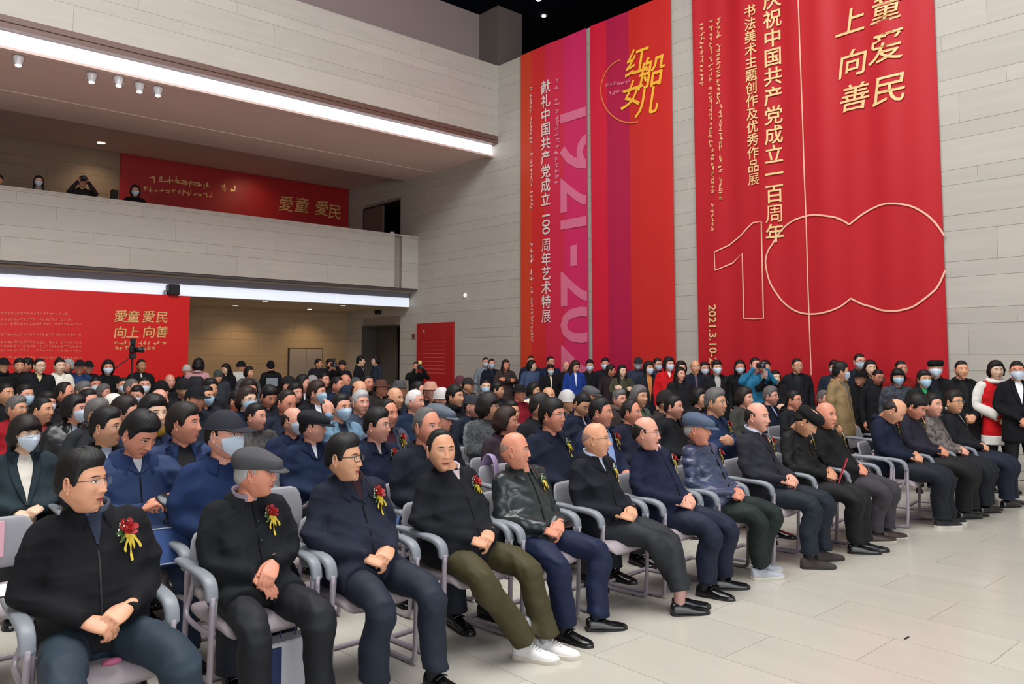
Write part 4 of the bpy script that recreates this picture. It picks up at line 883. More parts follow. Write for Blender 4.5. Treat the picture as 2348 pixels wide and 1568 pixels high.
def line_on(par, wave, pxs, w_, m_, name='outline', closed=False, sub=1):
    P = np.array([atx(x, y, XW - .06)[1:] for x, y in pxs]); P = cr(P, sub) if not closed else P
    D_ = np.roll(P, -1, 0) - np.roll(P, 1, 0)
    if not closed: D_[0] = P[1] - P[0]; D_[-1] = P[-1] - P[-2]
    D_ /= np.linalg.norm(D_, axis=1)[:, None]; N_ = np.stack([-D_[:, 1], D_[:, 0]], 1) * w_ / 2; A_ = onwall(P + N_, wave); B_ = onwall(P - N_, wave); n = len(P); Fs = [(i, (i + 1) % n, (i + 1) % n + n, i + n) for i in range(n if closed else n - 1)]
    g = G(); g.add((np.concatenate([A_, B_]), Fs)); return obj(name, g, m_, par, False)
R3 = mat('banner_red', 'b61d27', rough=.55, spec=.3, noise=.03, nscale=.6)
b3, w3 = banner('hanging_banner', 'widest red hanging banner with gold outlined 100 and brush calligraphy', 4.46, 8.88, .75, 11.2, .022, 5.2, ([], [R3]), None)
for i, ch in enumerate('庆祝中国共产党成立一百周年'): put_text(b3, w3, ch, .355, yz=(7.17 + .004 * i, 8.17 - .356 * i), bold=.018)
for i, ch in enumerate('书法美术主题创作及优秀作品展'): put_text(b3, w3, ch, .245, yz=(7.61, 8.10 - .2425 * i), bold=.016)
put_text(b3, w3, '2021.3.10-20', .235, yz=(8.55, 2.10), rot=-math.pi / 2, bold=.02)
for ch, px, py, sz in (('童', 2030, 26, .46), ('爱', 2031, 114, .54), ('民', 2037, 210, .52), ('上', 1948, 55, .48), ('向', 1952, 150, .48), ('善', 1957, 228, .48)): put_text(b3, w3, ch, sz, px, py, bold=.006, shear=.14, name='calligraphy', kx=1.12)
for j, (px, ya, yb) in enumerate(((1611, 52, 198), (1631, 45, 340), (1636, 340, 530), (1648, 40, 240), (1653, 240, 460))): a = atx(px, ya, XW - .06); b_ = atx(px, yb, XW - .06); marks(b3, w3, ((a[1], a[2]), (b_[1], b_[2])), GOLD, j, .085)
c100 = [(1948, 515), (1984, 487), (2018, 471), (2049, 467), (2090, 473), (2125, 492), (2148, 515), (2165, 540), (2166, 580), (2167, 620), (2155, 648), (2141, 668), (2102, 699), (2076, 709), (2051, 713), (2022, 711), (2001, 704), (1975, 696), (1952, 684), (1935, 698), (1917, 708), (1890, 717), (1861, 720), (1837, 717), (1816, 708), (1797, 693), (1782, 673), (1769, 650), (1762, 628), (1758, 600), (1763, 577), (1774, 558), (1787, 535), (1804, 516), (1823, 504), (1844, 497), (1863, 493), (1883, 494), (1900, 496), (1917, 499), (1934, 506)]
PALE = mat('pale_line', 'f0b9a0', rough=.5)
nb_ = c100.index((1952, 684)); line_on(b3, w3, c100[0:8], .028, PALE, sub=4); line_on(b3, w3, c100[9:nb_ + 1], .028, PALE, sub=4); line_on(b3, w3, c100[nb_:] + c100[:1], .028, PALE, sub=4)
line_on(b3, w3, [(1640, 578), (1672, 562), (1700, 540), (1716, 522), (1728, 511), (1748, 508), (1750, 600), (1753, 730), (1731, 731), (1707, 730), (1705, 650), (1703, 581), (1680, 603), (1642, 620)], .026, PALE, closed=True)
line_on(b3, w3, [(1832, 0), (1836, 120), (1841, 260), (1845, 400), (1849, 500), (1853, 650), (1857, 760), (1861, 860)], .022, PALE, 'seam_line')
b2, w2 = banner('hanging_banner', 'red hanging banner with yellow logo characters and thin gold ring', 9.42, 11.62, .75, 9.11, .010, 4.0, ([.50, .78], [mat('b2_r', 'c92a26', rough=.55, spec=.3), mat('b2_m', 'b01a44', rough=.55, spec=.3), mat('b2_l', 'cf1c38', rough=.55, spec=.3)]), None)
for ch, px, py, sz in (('红', 1458, 148, .62), ('船', 1492, 172, .68), ('女', 1447, 222, .60), ('儿', 1483, 238, .62)): put_text(b2, w2, ch, sz, px, py, m_=GOLDY, bold=.03, shear=.2, name='logo_character')
line_on(b2, w2, [(1448 + 69 * math.cos(a), 207 - 75 * math.sin(a)) for a in np.linspace(math.radians(112), math.radians(285), 26)], .03, mat('ring_gold', 'e07a44', rough=.5), 'logo_ring')
for px, py, x2, y2, q in ((1390, 196, 1448, 186, 1), (1396, 213, 1432, 209, 2)): a = atx(px, py, XW - .06); b_ = atx(x2, y2, XW - .06); marks(b2, w2, ((a[1], a[2]), (b_[1], b_[2])), PINKP, q + 10, .10)
b1, w1 = banner('hanging_banner', 'leftmost hanging banner, orange to pink, with white column and large pale digits', 11.74, 13.94, .75, 9.12, .008, 4.0, ([.32, .60, .82], [mat('b1_p', 'd02a62', rough=.55, spec=.3), mat('b1_m', 'cf2a48', rough=.55, spec=.3), mat('b1_r', 'd22c2e', rough=.55, spec=.3), mat('b1_o', 'cf4226', rough=.55, spec=.3)]), None)
for i, ch in enumerate('献礼中国共产党成立'): q = atx(1253, 202 + 32.2 * i, XW - .06); put_text(b1, w1, ch, .33, yz=(q[1], q[2]), m_=WHITEP, bold=.02)
q = atx(1253, 512, XW - .06); put_text(b1, w1, '100', .36, yz=(q[1], q[2]), m_=WHITEP, bold=.02, rot=-math.pi / 2)
for i, ch in enumerate('周年艺术特展'): q = atx(1254, 564 + 32.6 * i, XW - .06); put_text(b1, w1, ch, .33, yz=(q[1], q[2]), m_=WHITEP, bold=.02)
for j, (px, ya, yb, sz, mm) in enumerate(((1278, 180, 440, .14, PINKP), (1219, 198, 330, .09, WHITEP), (1220, 350, 490, .09, WHITEP), (1220, 555, 645, .12, WHITEP), (1221, 658, 785, .08, WHITEP))): a = atx(px, ya, XW - .06); b_ = atx(px, yb, XW - .06); marks(b1, w1, ((a[1], a[2]), (b_[1], b_[2])), mm, j + 20, sz)
DIG = mat('pale_digits', 'dd6f8f', rough=.6)
for ch, py in (('1', 262), ('9', 352), ('2', 442), ('1', 510), ('-', 585), ('2', 660), ('0', 745), ('2', 832)): q = atx(1322, py, XW - .06); put_text(b1, w1, ch, 1.75, yz=(12.02, q[2]), m_=DIG, bold=.02, rot=-math.pi / 2, clip=11.76, off=.012)
# red poster board on the banner wall
ps = obj('poster_board', G().add(boxg(XW - .06, XW - .006, 16.58, 18.24, .55, 2.655)), mat('poster_red', 'b0141c', rough=.5), None, False); ps['label'] = 'freestanding height red poster board with lines of text beside the doorway'; ps['category'] = 'poster'
fw_ = lambda y, z: XW - .06 + 0 * y
for k in range(9): g = G(); zt = 2.12 - .105 * k; g.add((onwall(np.array([(17.95, zt), (16.92, zt), (16.92, zt + .022), (17.95, zt + .022)]), fw_, .004), [(0, 1, 2, 3)])); obj('text_line', g, mat('poster_line', 'd6555c', rough=.5), ps, False)
put_text(ps, fw_, '♪', .12, 977, 763, m_=WHITEP, off=.005) if False else marks(ps, fw_, ((17.95, 2.43), (17.82, 2.43)), WHITEP, 3, .10)
# big red display wall at the left
dw = obj('display_wall', G().add(boxg(.3, 6.52, 18.3, 18.5, 0, 3.113)), mat('display_red', 'd41210', rough=.45, spec=.4), None, False); dw['label'] = 'long red display wall with gold calligraphy under the balcony'; dw['category'] = 'display wall'
def yplane_text(par, s, size, px, py, Y, m_, bold=.01, name='lettering', shear=0):
    q = aty(px, py, Y); V, Fs = text_geo(s, size, bold, shear); g = G(); g.add((np.stack([q[0] + V[:, 0], np.full(len(V), Y), q[2] + V[:, 1]], 1), Fs)); return obj(name, g, m_, par, False)
GD = mat('gold_calligraphy', 'e2c07a', rough=.35, metal=.3)
for ch, px, py in (('愛', 276, 727), ('童', 305, 728), ('愛', 340, 728), ('民', 371, 729), ('向', 275, 764), ('上', 304, 764), ('向', 341, 763), ('善', 370, 763)): yplane_text(dw, ch, .275, px, py, 18.288, GD, .008, 'calligraphy', .1)
def ymarks(par, px0, py0, px1, py1, Y, m_, seed, size, name='small_print'):
    a, b_ = aty(px0, py0, Y), aty(px1, py1, Y); r = random.Random(seed); g = G(); n = int(abs(b_[0] - a[0]) / size)
    for i in range(n):
        if r.random() < .07: continue
        t = (i + .5) / n; c = a + (b_ - a) * t
        for k in range(4):
            dx, dz = r.uniform(-.3, .3) * size, r.uniform(-.32, .32) * size; w_, h = (r.uniform(.2, .4) * size, .07 * size) if r.random() < .5 else (.07 * size, r.uniform(.2, .42) * size)
            Yr = Y - (i * 4 + k) % 11 * .0006; g.add(([(c[0] + dx - w_, Yr, c[2] + dz - h), (c[0] + dx + w_, Yr, c[2] + dz - h), (c[0] + dx + w_, Yr, c[2] + dz + h), (c[0] + dx - w_, Yr, c[2] + dz + h)], [(0, 1, 2, 3)]))
    o = obj(name, g, m_, par, False); o['kind'] = 'stuff'
ymarks(dw, 261, 786, 380, 787, 18.293, GD, 1, .09); ymarks(dw, 261, 797, 357, 798, 18.293, GD, 2, .09)
TL_ = mat('display_line', 'e07a5a', rough=.5)
for k, (y0_, x1_) in enumerate(((719, 155), (733, 166), (743, 187), (768, 187), (785, 187), (794, 187), (804, 187), (820, 187))): ymarks(dw, 0, y0_ - 1, x1_, y0_, 18.293, TL_, k + 5, .055, 'text_row')
# dark red board in the upper gallery
ub = obj('gallery_board', G().add(boxg(5.99, 12.80, YB - .08, YB - .03, 3.9, 7.09)), mat('board_red', 'a3100f', rough=.5), None, False); ub['label'] = 'dark red board with dim gold writing on the gallery back wall'; ub['category'] = 'display board'
for ch, px, py in (('愛', 655, 470), ('童', 691, 473), ('愛', 737, 480), ('民', 767, 488)): yplane_text(ub, ch, .50, px, py, YB - .087, GD, .004, 'calligraphy', .1)
ymarks(ub, 325, 408, 480, 424, YB - .087, GD, 31, .20); ymarks(ub, 503, 428, 546, 434, YB - .087, GD, 32, .20); ymarks(ub, 325, 432, 490, 448, YB - .087, GD, 33, .14)
# loudspeaker over the display
q = aty(404, 670, 18.1); sp_ = obj('loudspeaker', G().add(rbox(q[0] - .12, q[0] + .12, 18.2, 18.45, 3.113, 3.36, .02)), mat('speaker_black', '101114', rough=.5), None, False); sp_['label'] = 'black box loudspeaker on top of the red display wall'; sp_['category'] = 'speaker'
obj('grille', G().add(rbox(q[0] - .10, q[0] + .10, 18.19, 18.2, 3.13, 3.34, .004)), mat('speaker_grille', '1c1d22', rough=.8), sp_, False); obj('bracket', G().add(rbox(q[0] - .20, q[0] - .13, 18.3, 18.42, 3.113, 3.22, .01)), CHROME, sp_, False)
# ------------------------------------------------------------ the front row
def rowy(X, r=0): return 4.02 + 1.08 * r - .055 * (X - .97)
def hipx(i): return (.97, 1.76, 2.36, 3.04, 3.62, 4.30, 4.93, 5.54, 6.28, 6.93, 7.48, 8.06, 8.62, 9.22, 9.78, 10.34)[i]
def tz(px, py, Y, dy=.03): p = aty(px, py, Y + dy); return p[2]
def legs(kl, kr, al, ar): return dict(knee=[(kl[0], kl[1], .50), (kr[0], kr[1], .50)], ank=[(al[0], al[1], .10 if len(al) < 3 else al[2]), (ar[0], ar[1], .10 if len(ar) < 3 else ar[2])])
# pose offsets are the person's own: -x is towards the picture's left
FRONT = [
 dict(i=0, px=195, top=1028, hy=56, hair='side', glasses='half', skin='warm', jacket=('111216', 'wool'), arms='lap', shirtc='3c4654', inner=('1c2438', .12, .034), lapel=False, zipm=1, fat=1.04, belly=.01, trousers='25333f', **legs((-.20, -.44), (.23, -.42), (-.20, -.42), (.26, -.44)), corsage=1.35, label='seated man with half-rim glasses and black zip jacket, nearest to the camera'),
 dict(i=1, px=590, top=1018, hy=78, lean=(.03, -.02), hair='recede', hc='silver', cap='flat', capc='4d4c4f', skin='ruddy', jacket=('15171b', 'wool'), arms='cross', shirtc='8a7c86', hem=.13, fat=1.02, belly=.02, trousers='16181e', buttons=3, **legs((-.16, -.42), (.17, -.44), (-.13, -.40), (.20, -.42)), corsage=1.25, cx=.075, smile=1, label='old man in a dark grey flat cap and black coat, wrists crossed on his lap'),
 dict(i=2, px=790, top=993, hy=62, hair='side', glasses='thick', skin='tan', jacket=('1d2130', 'wool'), shirtc='2c0d16', inner=('2c0d16', .10, .040), hem=.14, fat=1.06, belly=.03, trousers='1a2230', buttons=1, bigcollar=1, **legs((-.15, -.46), (.16, -.48), (-.14, -.40), (.17, -.52)), corsage=1.3, label='man in black-framed glasses and long dark blue coat with open collar', earring=1),
 dict(i=3, px=1010, top=980, hy=24, hair='recede', skin='warm', shut=1, jacket=('14161c', 'wool'), shirtc='b9a9ac', inner=('b9a9ac', .05, .03), lapel=False, colc='0c0c0e', fat=1.16, belly=.05, trousers='3f3a22', shoes='white', sock='8f8f92', **legs((-.17, -.42), (.19, -.44), (.10, -.50), (.24, -.54)), corsage=1.25, feet=(.4, .35), label='stout man in black jacket, olive trousers and white sneakers'),
 dict(i=4, px=1178, top=990, hy=82, hair='shaved', hc='shave', skin='ruddy', jacket=('232a2b', 'leather'), arms='lap', fat=1.04, belly=.02, trousers='101b38', **legs((-.17, -.42), (.28, -.40), (-.10, -.42), (.20, -.44)), corsage=1.25, rose=False, feet=(.1, .9), colk='leather', label='bald man in dark grey-green leather jacket and navy trousers'),
 dict(i=5, px=1365, top=968, hy=80, hair='shaved', hc='shave', skin='warm', glasses='half', jacket=('15171e', 'wool'), shirtc='c3cbe0', inner=('c3cbe0', .10, .03), trousers='23262b', shoes='loafer', sock='b98f86', **legs((.04, -.43), (.20, -.45), (.25, -.52, .15), (.13, -.58, .15)), feet=(.85, .9), corsage=1.15, rose=False, label='bald man with white shirt collar, ankles crossed in black loafers'),
 dict(i=6, px=1475, top=955, hy=76, hair='balding', hc='dark', skin='pink', glasses='thin', jacket=('161c33', 'wool'), shirtc='c9a7a9', fat=1.08, belly=.04, trousers='141b30', **legs((-.02, -.43), (.22, -.45), (-.02, -.40), (.24, -.40)), feet=(.2, .8), corsage=1.2, smile=1, label='smiling balding man in glasses and navy blue jacket, third from the man with crossed ankles'.replace(', third from the man with crossed ankles', ', between two bald and capped men')),
 dict(i=7, px=1562, top=943, hy=76, hair='balding', hc='silver', cap='flat', capc='4c586c', skin='ruddy', jacket=('38425c', 'satin'), puffer=1, colc='0b0b0e', fat=1.06, belly=.03, trousers='16211f', shoes='grey', **legs((.00, -.40), (.28, -.42), (.05, -.40), (.22, -.34)), feet=(.9, 1.1), corsage=1.15, label='man in blue-grey flat cap and shiny quilted jacket'),
 dict(i=8, px=1735, top=922, hy=64, hair='balding', hc='dark', skin='pink', jacket=('24242c', 'wool'), shirtc='c9d3e8', inner=('c9d3e8', .16, .035), tie='1a1c22', fat=1.06, trousers='151e28', shoes='felt', **legs((-.05, -.42), (.20, -.44), (-.10, -.42), (.20, -.42)), feet=(.7, 1.0), corsage=1.25, label='balding man in charcoal suit jacket with pale blue collar in front row'),
 dict(i=9, px=1840, top=932, hy=76, hpitch=38, lean=(.02, -.09), hair='short', cap='beret', capc='101012', skin='tan', jacket=('0b0b0d', 'cotton'), trousers='0f0f13', **legs((-.06, -.44), (.08, -.46), (.02, -.44), (.14, -.48)), feet=(.6, .7), corsage=1.1, rose=False, shoes='loafer', label='woman in black with a black beret bowing her head over a red folder'),
 dict(i=10, px=1880, top=922, hy=56, hair='shaved', hc='shave', skin='ruddy', jacket=('121315', 'wool'), shirtc='c5cbd6', fat=1.12, belly=.05, trousers='38353b', shoes='brown', **legs((.00, -.42), (.24, -.44), (.04, -.34), (.26, -.40)), feet=(.8, .9), corsage=1.1, rose=False, label='stout bald man in black jacket and grey trousers beside the empty chairs'),
 dict(i=12, px=2040, top=917, hy=84, hpitch=42, lean=(.02, -.08), hair='balding', hc='dark', skin='warm', jacket=('121a2e', 'wool'), inner=('2b2d36', .2, .03), trousers='10151f', shoes='blackwhite', sock='c99aa4', **legs((-.06, -.44), (.12, -.46), (.0, -.44), (.2, -.46)), feet=(.8, .9), corsage=1.3, label='balding man in navy jacket bending his head down, pink socks'),
 dict(i=13, px=2085, top=905, hy=64, hpitch=30, lean=(.02, -.05), hair='thick', skin='ruddy', jacket=('22202c', 'wool'), trousers='101114', **legs((-.05, -.46), (.16, -.46), (.05, -.40), (.22, -.44)), feet=(.9, .9), corsage=1.3, label='man with thick dark hair and dark plum jacket, second from the right end of the row'.replace('second from the right end of the row', 'looking down beside the bowed man')),
 dict(i=14, px=2132, top=900, hy=56, hair='short', skin='pink', jacket=('6f6560', 'pattern'), inner=('2a2630', .28, .05), trousers='10141c', **legs((-.05, -.44), (.14, -.46), (.0, -.42), (.16, -.42)), feet=(.9, .9), label='man in a light brown-grey knitted coat in the front row'),
 dict(i=15, px=2163, top=895, hy=54, hair='side', hc='dark', glasses='thick', skin='tan', jacket=('17181c', 'wool'), shirtc='e6e6ea', inner=('e6e6ea', .16, .04), trousers='121a2c', shoes='loafer', **legs((-.05, -.46), (.16, -.48), (.0, -.44), (.2, -.46)), feet=(1, 1.0), corsage=1.1, label='man in glasses and black jacket with white shirt, last seated'),
]
chairtx = ['under the nearest seated man with half-rim glasses', 'under the old man in the dark grey flat cap', 'under the man in the long dark blue coat', 'under the stout man in olive trousers', 'under the bald man in the leather jacket', 'under the bald man with crossed ankles', 'under the smiling man in the navy jacket', 'under the man in the quilted jacket', 'under the man in the charcoal suit', 'under the woman in the black beret', 'under the stout man in grey trousers', 'standing empty between two seated guests of the front row', 'under the bowed man with pink socks', 'under the man in the plum jacket', 'under the man in the brown-grey knit', 'at the right end of the front row']
def headx(px, Yh, X): p = aty(px, 900, Yh); return p[0] - X
for c in FRONT:
    i = c.pop('i'); X = hipx(i); Y = rowy(X) - (.24 if i == 0 else 0); top = c.pop('top'); px = c.pop('px'); ly = c.get('lean', (0, 0))[1]
    Yh = Y + .03 + ly; zt = tz(px, top, Y, .03 + ly)
    capd = .03 if c.get('cap') else (.0 if c['hair'] in ('shaved', 'balding') else .015)
    S = min(1.08, max(.94, zt / (1.30 + capd - .07 * (c.get('hpitch', 0) > 20)))); c['hz'] = max(-.05, min(.05, zt / S - (1.30 + capd)))
    dx = (headx(px, Yh, X)) / S; c['lean'] = (max(-.14, min(.14, dx)), ly); c['hz'] = c['hz'] - .0
    c.update(X=X, Y=Y, S=S, lod=0 if i < 11 else 1, seed=i + 3); c.setdefault('shoes', 'black'); ear = c.pop('earring', 0)
    c['yaw'] = math.radians((0, 0, 2, 4, 4, 6, 6, 8, 8, 8, 10, 0, 10, 10, 10, 10)[i]); c['hy'] -= math.degrees(c['yaw']) + math.degrees(math.atan2(X, Y))
    c['fat'] = c.get('fat', 1.0) + .05; c.setdefault('lfat', 1.06)
    person(c)
for i in range(16):
    X = hipx(i); chair(X, rowy(X) + .03 - (.24 if i == 0 else 0), math.radians((0, 0, 2, 4, 4, 6, 6, 8, 8, 8, 10, 10, 10, 10, 10, 10)[i]), 'grey cantilever conference chair ' + chairtx[i], 'front row chairs', lo=False)
# ------------------------------------------------------------ rows behind. px, top, row, jacket, options
QUEUE = []
def seat(px, top, r, label, jacket='17191f', kind='wool', **k):
    rr = random.Random(int(px * 7 + top)); hy = k.pop('hy', None)
    k.setdefault('skin', rr.choice(['ruddy', 'tan', 'warm', 'pink', 'pink', 'tan'])); k.setdefault('hair', 'short'); k.setdefault('trousers', rr.choice(['14161c', '1a1f2a', '20242a']))
    k['hy'] = (hy + 14) if hy is not None else rr.uniform(42, 74); k.update(jacket=(jacket, kind), label=label, seed=int(px)); Y = 4.02 + 1.08 * r
    for _ in range(3): Y = rowy(aty(px, top, Y)[0], r)
    QUEUE.append(dict(px=px, top=top, Y=Y, r=r, sit=True, k=k, cap=.02 * bool(k.get('cap'))))
def place(q, Y): return aty(q['px'], q['top'], Y)
def settle():
    for q in QUEUE:
        lo, hi = (1.27, 1.45) if q['sit'] else (1.40, 1.95)
        if q.get('fix'): q['rng'] = (q['Y'], q['Y']); continue
        ys = [y for y in np.arange(4.6 if q['sit'] else 3.0, 20.5, .05) if lo <= place(q, y)[2] - q['cap'] <= hi and place(q, y)[0] < 12.42 and (place(q, y)[0] < 12.42)]
        if q.get('Yr'): ys = [y for y in ys if q['Yr'][0] <= y <= q['Yr'][1]] or [sum(q['Yr']) / 2]
        q['rng'] = (min(ys), max(ys)) if ys else (q['Y'], q['Y']); q['Y'] = min(max(q['Y'], q['rng'][0]), q['rng'][1])
        q['rng'] = (max(q['rng'][0], q['Y'] - 1.8), min(q['rng'][1], q['Y'] + 2.6)) if q['sit'] else (q['Y'] - 1.7, min(max(ys + [q['Y']]), q['Y'] + 1.7))
    dirs_ = np.array([ray(q['px'], q['top'])[:2] / ray(q['px'], q['top'])[1] for q in QUEUE]); Ys = np.array([q['Y'] for q in QUEUE]); lo = np.array([q['rng'][0] for q in QUEUE]); hi = np.array([q['rng'][1] for q in QUEUE])
    for it in range(900):
        P = dirs_ * Ys[:, None]; D = P[:, None] - P[None]; D[..., 1] *= .85; d = np.hypot(D[..., 0], D[..., 1]) + np.eye(len(P)) * 9
        c = np.argwhere(d < .56)
        if not len(c): break
        mv = np.zeros(len(Ys))
        for i, j in c:
            s_ = np.sign(Ys[i] - Ys[j]) or (1 if i > j else -1); mv[i] += s_ * .012
        Ys = np.clip(Ys + mv, lo, hi)
    for q, Y in zip(QUEUE, Ys):
        p = place(q, Y); k = q['k']; h = 1.315 if q['sit'] else 1.735; h += q['cap']
        S = max(.94 if q['sit'] else .88, min(1.12, p[2] / h)); k['hz'] = max(-.05, min(.06, p[2] / S - h)); k.setdefault('lod', (1 if Y < 6.9 else 2) if q['sit'] else 2)
        if q['sit']: k['hy'] -= math.degrees(math.atan2(p[0], Y)); person(dict(X=p[0], Y=Y, S=S, **k)); SEATS.append((p[0], Y, q['r'], k['label']))
        else:
            tn = k.pop('turn'); person(dict(X=p[0], Y=Y, S=S, stand=True, yaw=math.radians(tn if tn is not None else -math.degrees(math.atan2(p[0], Y)) + 12), **k))
SEATS = []
sd = seat
sd(61, 952, 2, 'woman with bob, glasses and white mask, cream blouse under a dark teal coat', '26333a', hair='fringe', hc='dark', mask='w', glasses='thin', inner=('ddd6cb', .34, .07), hy=22, skin='pale', lod=1)
sd(319, 937, 1, 'man in navy blue jacket looking down at the phone in his hands', '22345a', 'cotton', arms='phone', hpitch=30, hy=30, hair='thick', skin='ruddy', inner=('cfd4dc', .08, .035), lod=0, fat=1.05, bigcollar=1, lean=(0, -.03), trousers='24344e')
sd(248, 933, 2, 'young man in thin glasses and black suit behind the phone user', '15171d', hair='side', glasses='thin', inner=('a9b4c8', .16, .04), hy=48, skin='tan')
sd(427, 921, 2, 'man with swept grey-black hair, navy jacket open over a black sweater', '26365c', 'cotton', inner=('0d0e14', .40, .075), hair='thick', hc='dark', hy=50, skin='ruddy', lod=1)
sd(521, 930, 1, 'man with dark peaked cap and pale blue mask in a navy jacket', '1a2c52', hair='balding', cap='ball', capc='2a2a32', mask='w', hy=40, skin='pink', lod=1)
sd(590, 922, 2, 'person in mottled grey jacket behind the peaked cap wearer', '4a4644', 'pattern', hair='short', hy=45)
sd(722, 934, 1, 'young man in black flat cap and dark navy jacket, white shirt collar', '16243f', hair='crew', cap='flat', capc='1f2126', inner=('d5dae6', .12, .03), hy=66, skin='pink', lod=1)
sd(870, 934, 1, 'man in glasses and navy jacket with corsage, behind the long dark blue coat', '141d33', hair='side', glasses='thin', inner=('c9b7b4', .08, .03), corsage=1.2, hy=48, skin='pink', lod=1, trousers='4a5f94')
sd(676, 930, 2, 'balding man with mask seen from the side, navy jacket, beside the black flat cap', '1a2440', hair='balding', hc='dark', mask='w', hy=40, skin='pink', lod=1)
sd(786, 900, 2.4, 'masked man raising a hand to his face, pale blue waistcoat', '6f90a8', 'cotton', hair='short', mask='b', arms='hi', inner=('1b2438', .3, .06), hy=25, lod=1)
sd(893, 913, 2, 'man with corsage, grey coat open over a maroon sweater', '4a4f60', hair='recede', inner=('3c1522', .36, .07), corsage=1.2, skin='ruddy', hy=30, lod=1)
sd(985, 931, 1, 'round-faced man with greying hair just behind the stout man in the front row', '181c28', hair='recede', hc='grey', skin='ruddy', hy=30, lod=1)
sd(1012, 920, 2, 'man in blue-grey flat cap peering from behind a round-faced man', '161a22', cap='flat', capc='5c6470', hair='short', hc='grey', hy=60, skin='ruddy', lod=1)
sd(1125, 900, 2, 'woman in a shaggy black and grey fur coat with her back turned', '2c3034', 'fur', hair='fringe', hc='dark', glasses='thick', hy=60, skin='tan', lod=1, fat=1.15, arms='fold')
sd(1166, 932, 1.5, 'woman with reddish brown bob in glasses behind the leather jacket', '33262e', hair='bob', hc='brown', glasses='thin', hy=62, skin='ruddy', lod=1)
sd(1272, 911, 1, 'man in glasses and navy jacket with yellow ribbon corsage in the second row', '141b2c', hair='thick', glasses='thin', corsage=1.2, rose=False, hy=48, skin='ruddy', lod=1)
sd(1383, 909, 1.2, 'man in a pale blue shirt and dark jacket with red rose, second row', '18203a', hair='short', inner=('8ea6d6', .42, .085), corsage=1.2, hy=58, skin='ruddy', lod=1)
sd(1337, 896, 2, 'man bending forward with dark cropped hair, navy suit', '131a2c', hair='crew', hpitch=30, hy=30, inner=('c8cfe0', .10, .02))
sd(1245, 896, 2, 'man in black jacket seen from behind with dark grey hair', '15171b', hair='crew', hc='dark', hy=75)
sd(1452, 914, 1.3, 'dark-haired man behind the smiling balding man', '17192a', hair='recede', hc='dark', hy=55, inner=('c9c9d0', .08, .03))
sd(1549, 904, 1.3, 'man in black with grey-black hair directly behind the blue-grey flat cap', '16181c', hair='short', hy=55)
sd(1646, 889, 1.5, 'grey-haired man in glasses and blue sweater with folded arms and corsage', '1c2c4a', hair='side', hc='grey', glasses='gold', arms='fold', corsage=1.2, hy=50, skin='tan', lod=1)
sd(1712, 887, 1.9, 'person with dark bobbed hair and olive grey coat behind the charcoal suit', '3a3a36', hair='bob', hc='dark', hy=48)
sd(1771, 885, 1.9, 'silver-haired man in glasses, dark suit and pale blue shirt', '141a2a', hair='side', hc='grey', glasses='thin', inner=('a9bce0', .16, .04), hy=52, skin='pink')
sd(1824, 893, 1.7, 'man in dark rimmed glasses with black hair behind the beret', '17191e', hair='short', glasses='thick', hy=50, skin='ruddy')
sd(1893, 893, 1.7, 'grey-haired man in black beside the tan coat', '17191c', hair='short', hc='grey', hy=40, lod=1)
sd(41, 907, 3, 'elderly grey-haired man in red jacket and glasses at the far left', '8e1420', hair='side', hc='grey', glasses='gold', hy=35, skin='warm', lod=1)
sd(100, 908, 3, 'man with receding hair, dark jacket over a dull red sweater', '20242a', hair='crew', inner=('8a2a24', .2, .06), hy=40, skin='warm', lod=1)
sd(174, 904, 3, 'person in black leather jacket with white mask and chin-length hair', '14171c', 'leather', hair='bob', mask='w', inner=('9aa4b8', .2, .03), hy=45, skin='pink', lod=1)
sd(227, 913, 3, 'grey-haired person half hidden behind the young man in glasses', '2a2c30', hair='side', hc='grey', hy=50)
sd(291, 906, 3, 'man with tousled dark hair behind the phone user', '20222a', hair='thick', hc='dark', hy=55, skin='pink')
sd(355, 904, 3, 'woman with pale face, black bobbed hair and yellow patterned scarf', '1f2a40', hair='bob', scarf='9c7a28', hy=20, skin='pale', lod=1)
sd(263, 897, 4, 'person in a white peaked cap', '2a2c34', cap='ball', capc='d8d2c8', hair='short', hy=40)
sd(151, 874, 4, 'man with swept-back hair in a black hooded coat', '15171b', hair='recede', scarf='101114', hy=55, skin='ruddy', lod=1)
sd(204, 889, 5, 'masked person left of the white cap', '1b1e26', mask='w', hair='short', hy=35)
sd(193, 874, 6, 'grey-haired person in the dim row before the cream coat', '202836', hair='side', hc='grey', hy=30)
sd(14, 876, 6, 'man with cropped hair and tanned face at the left picture edge', '14161a', hair='crew', hy=30, skin='tan')
sd(59, 879, 6, 'masked man left of the hooded coat, black jacket', '15171c', mask='b', hair='short', hy=25)
sd(110, 897, 5, 'dark-haired person low between two taller heads on the left', '1a1a1e', hair='thick', mask='w', hy=10)
sd(368, 889, 5, 'bald-headed man behind the woman with the yellow scarf', '1c222c', hair='shaved', hc='shave', skin='pink', hy=60)
sd(372, 868, 7, 'person in black knitted hat left of the guard', '15161a', cap='beanie', capc='141416', hy=40)
sd(450, 881, 4, 'guard in black peaked uniform cap with badge', '1c2430', cap='ball', capc='101216', hair='crew', hy=30, skin='ruddy', lod=1)
sd(475, 882, 5, 'masked man with pale blue mask right of the guard', '232830', mask='b', hair='short', hy=30)
sd(484, 866, 6.5, 'man in black jacket one row behind the pale blue mask', '191b20', hair='thick', hy=15)
sd(424, 863, 7, 'man in dark bonnet with lowered face', '17171b', cap='beanie', capc='18181b', hy=20)
sd(391, 856, 8, 'bald man wearing a black collar up to his chin', '15161a', hair='shaved', scarf='101012', hy=10, skin='pink')
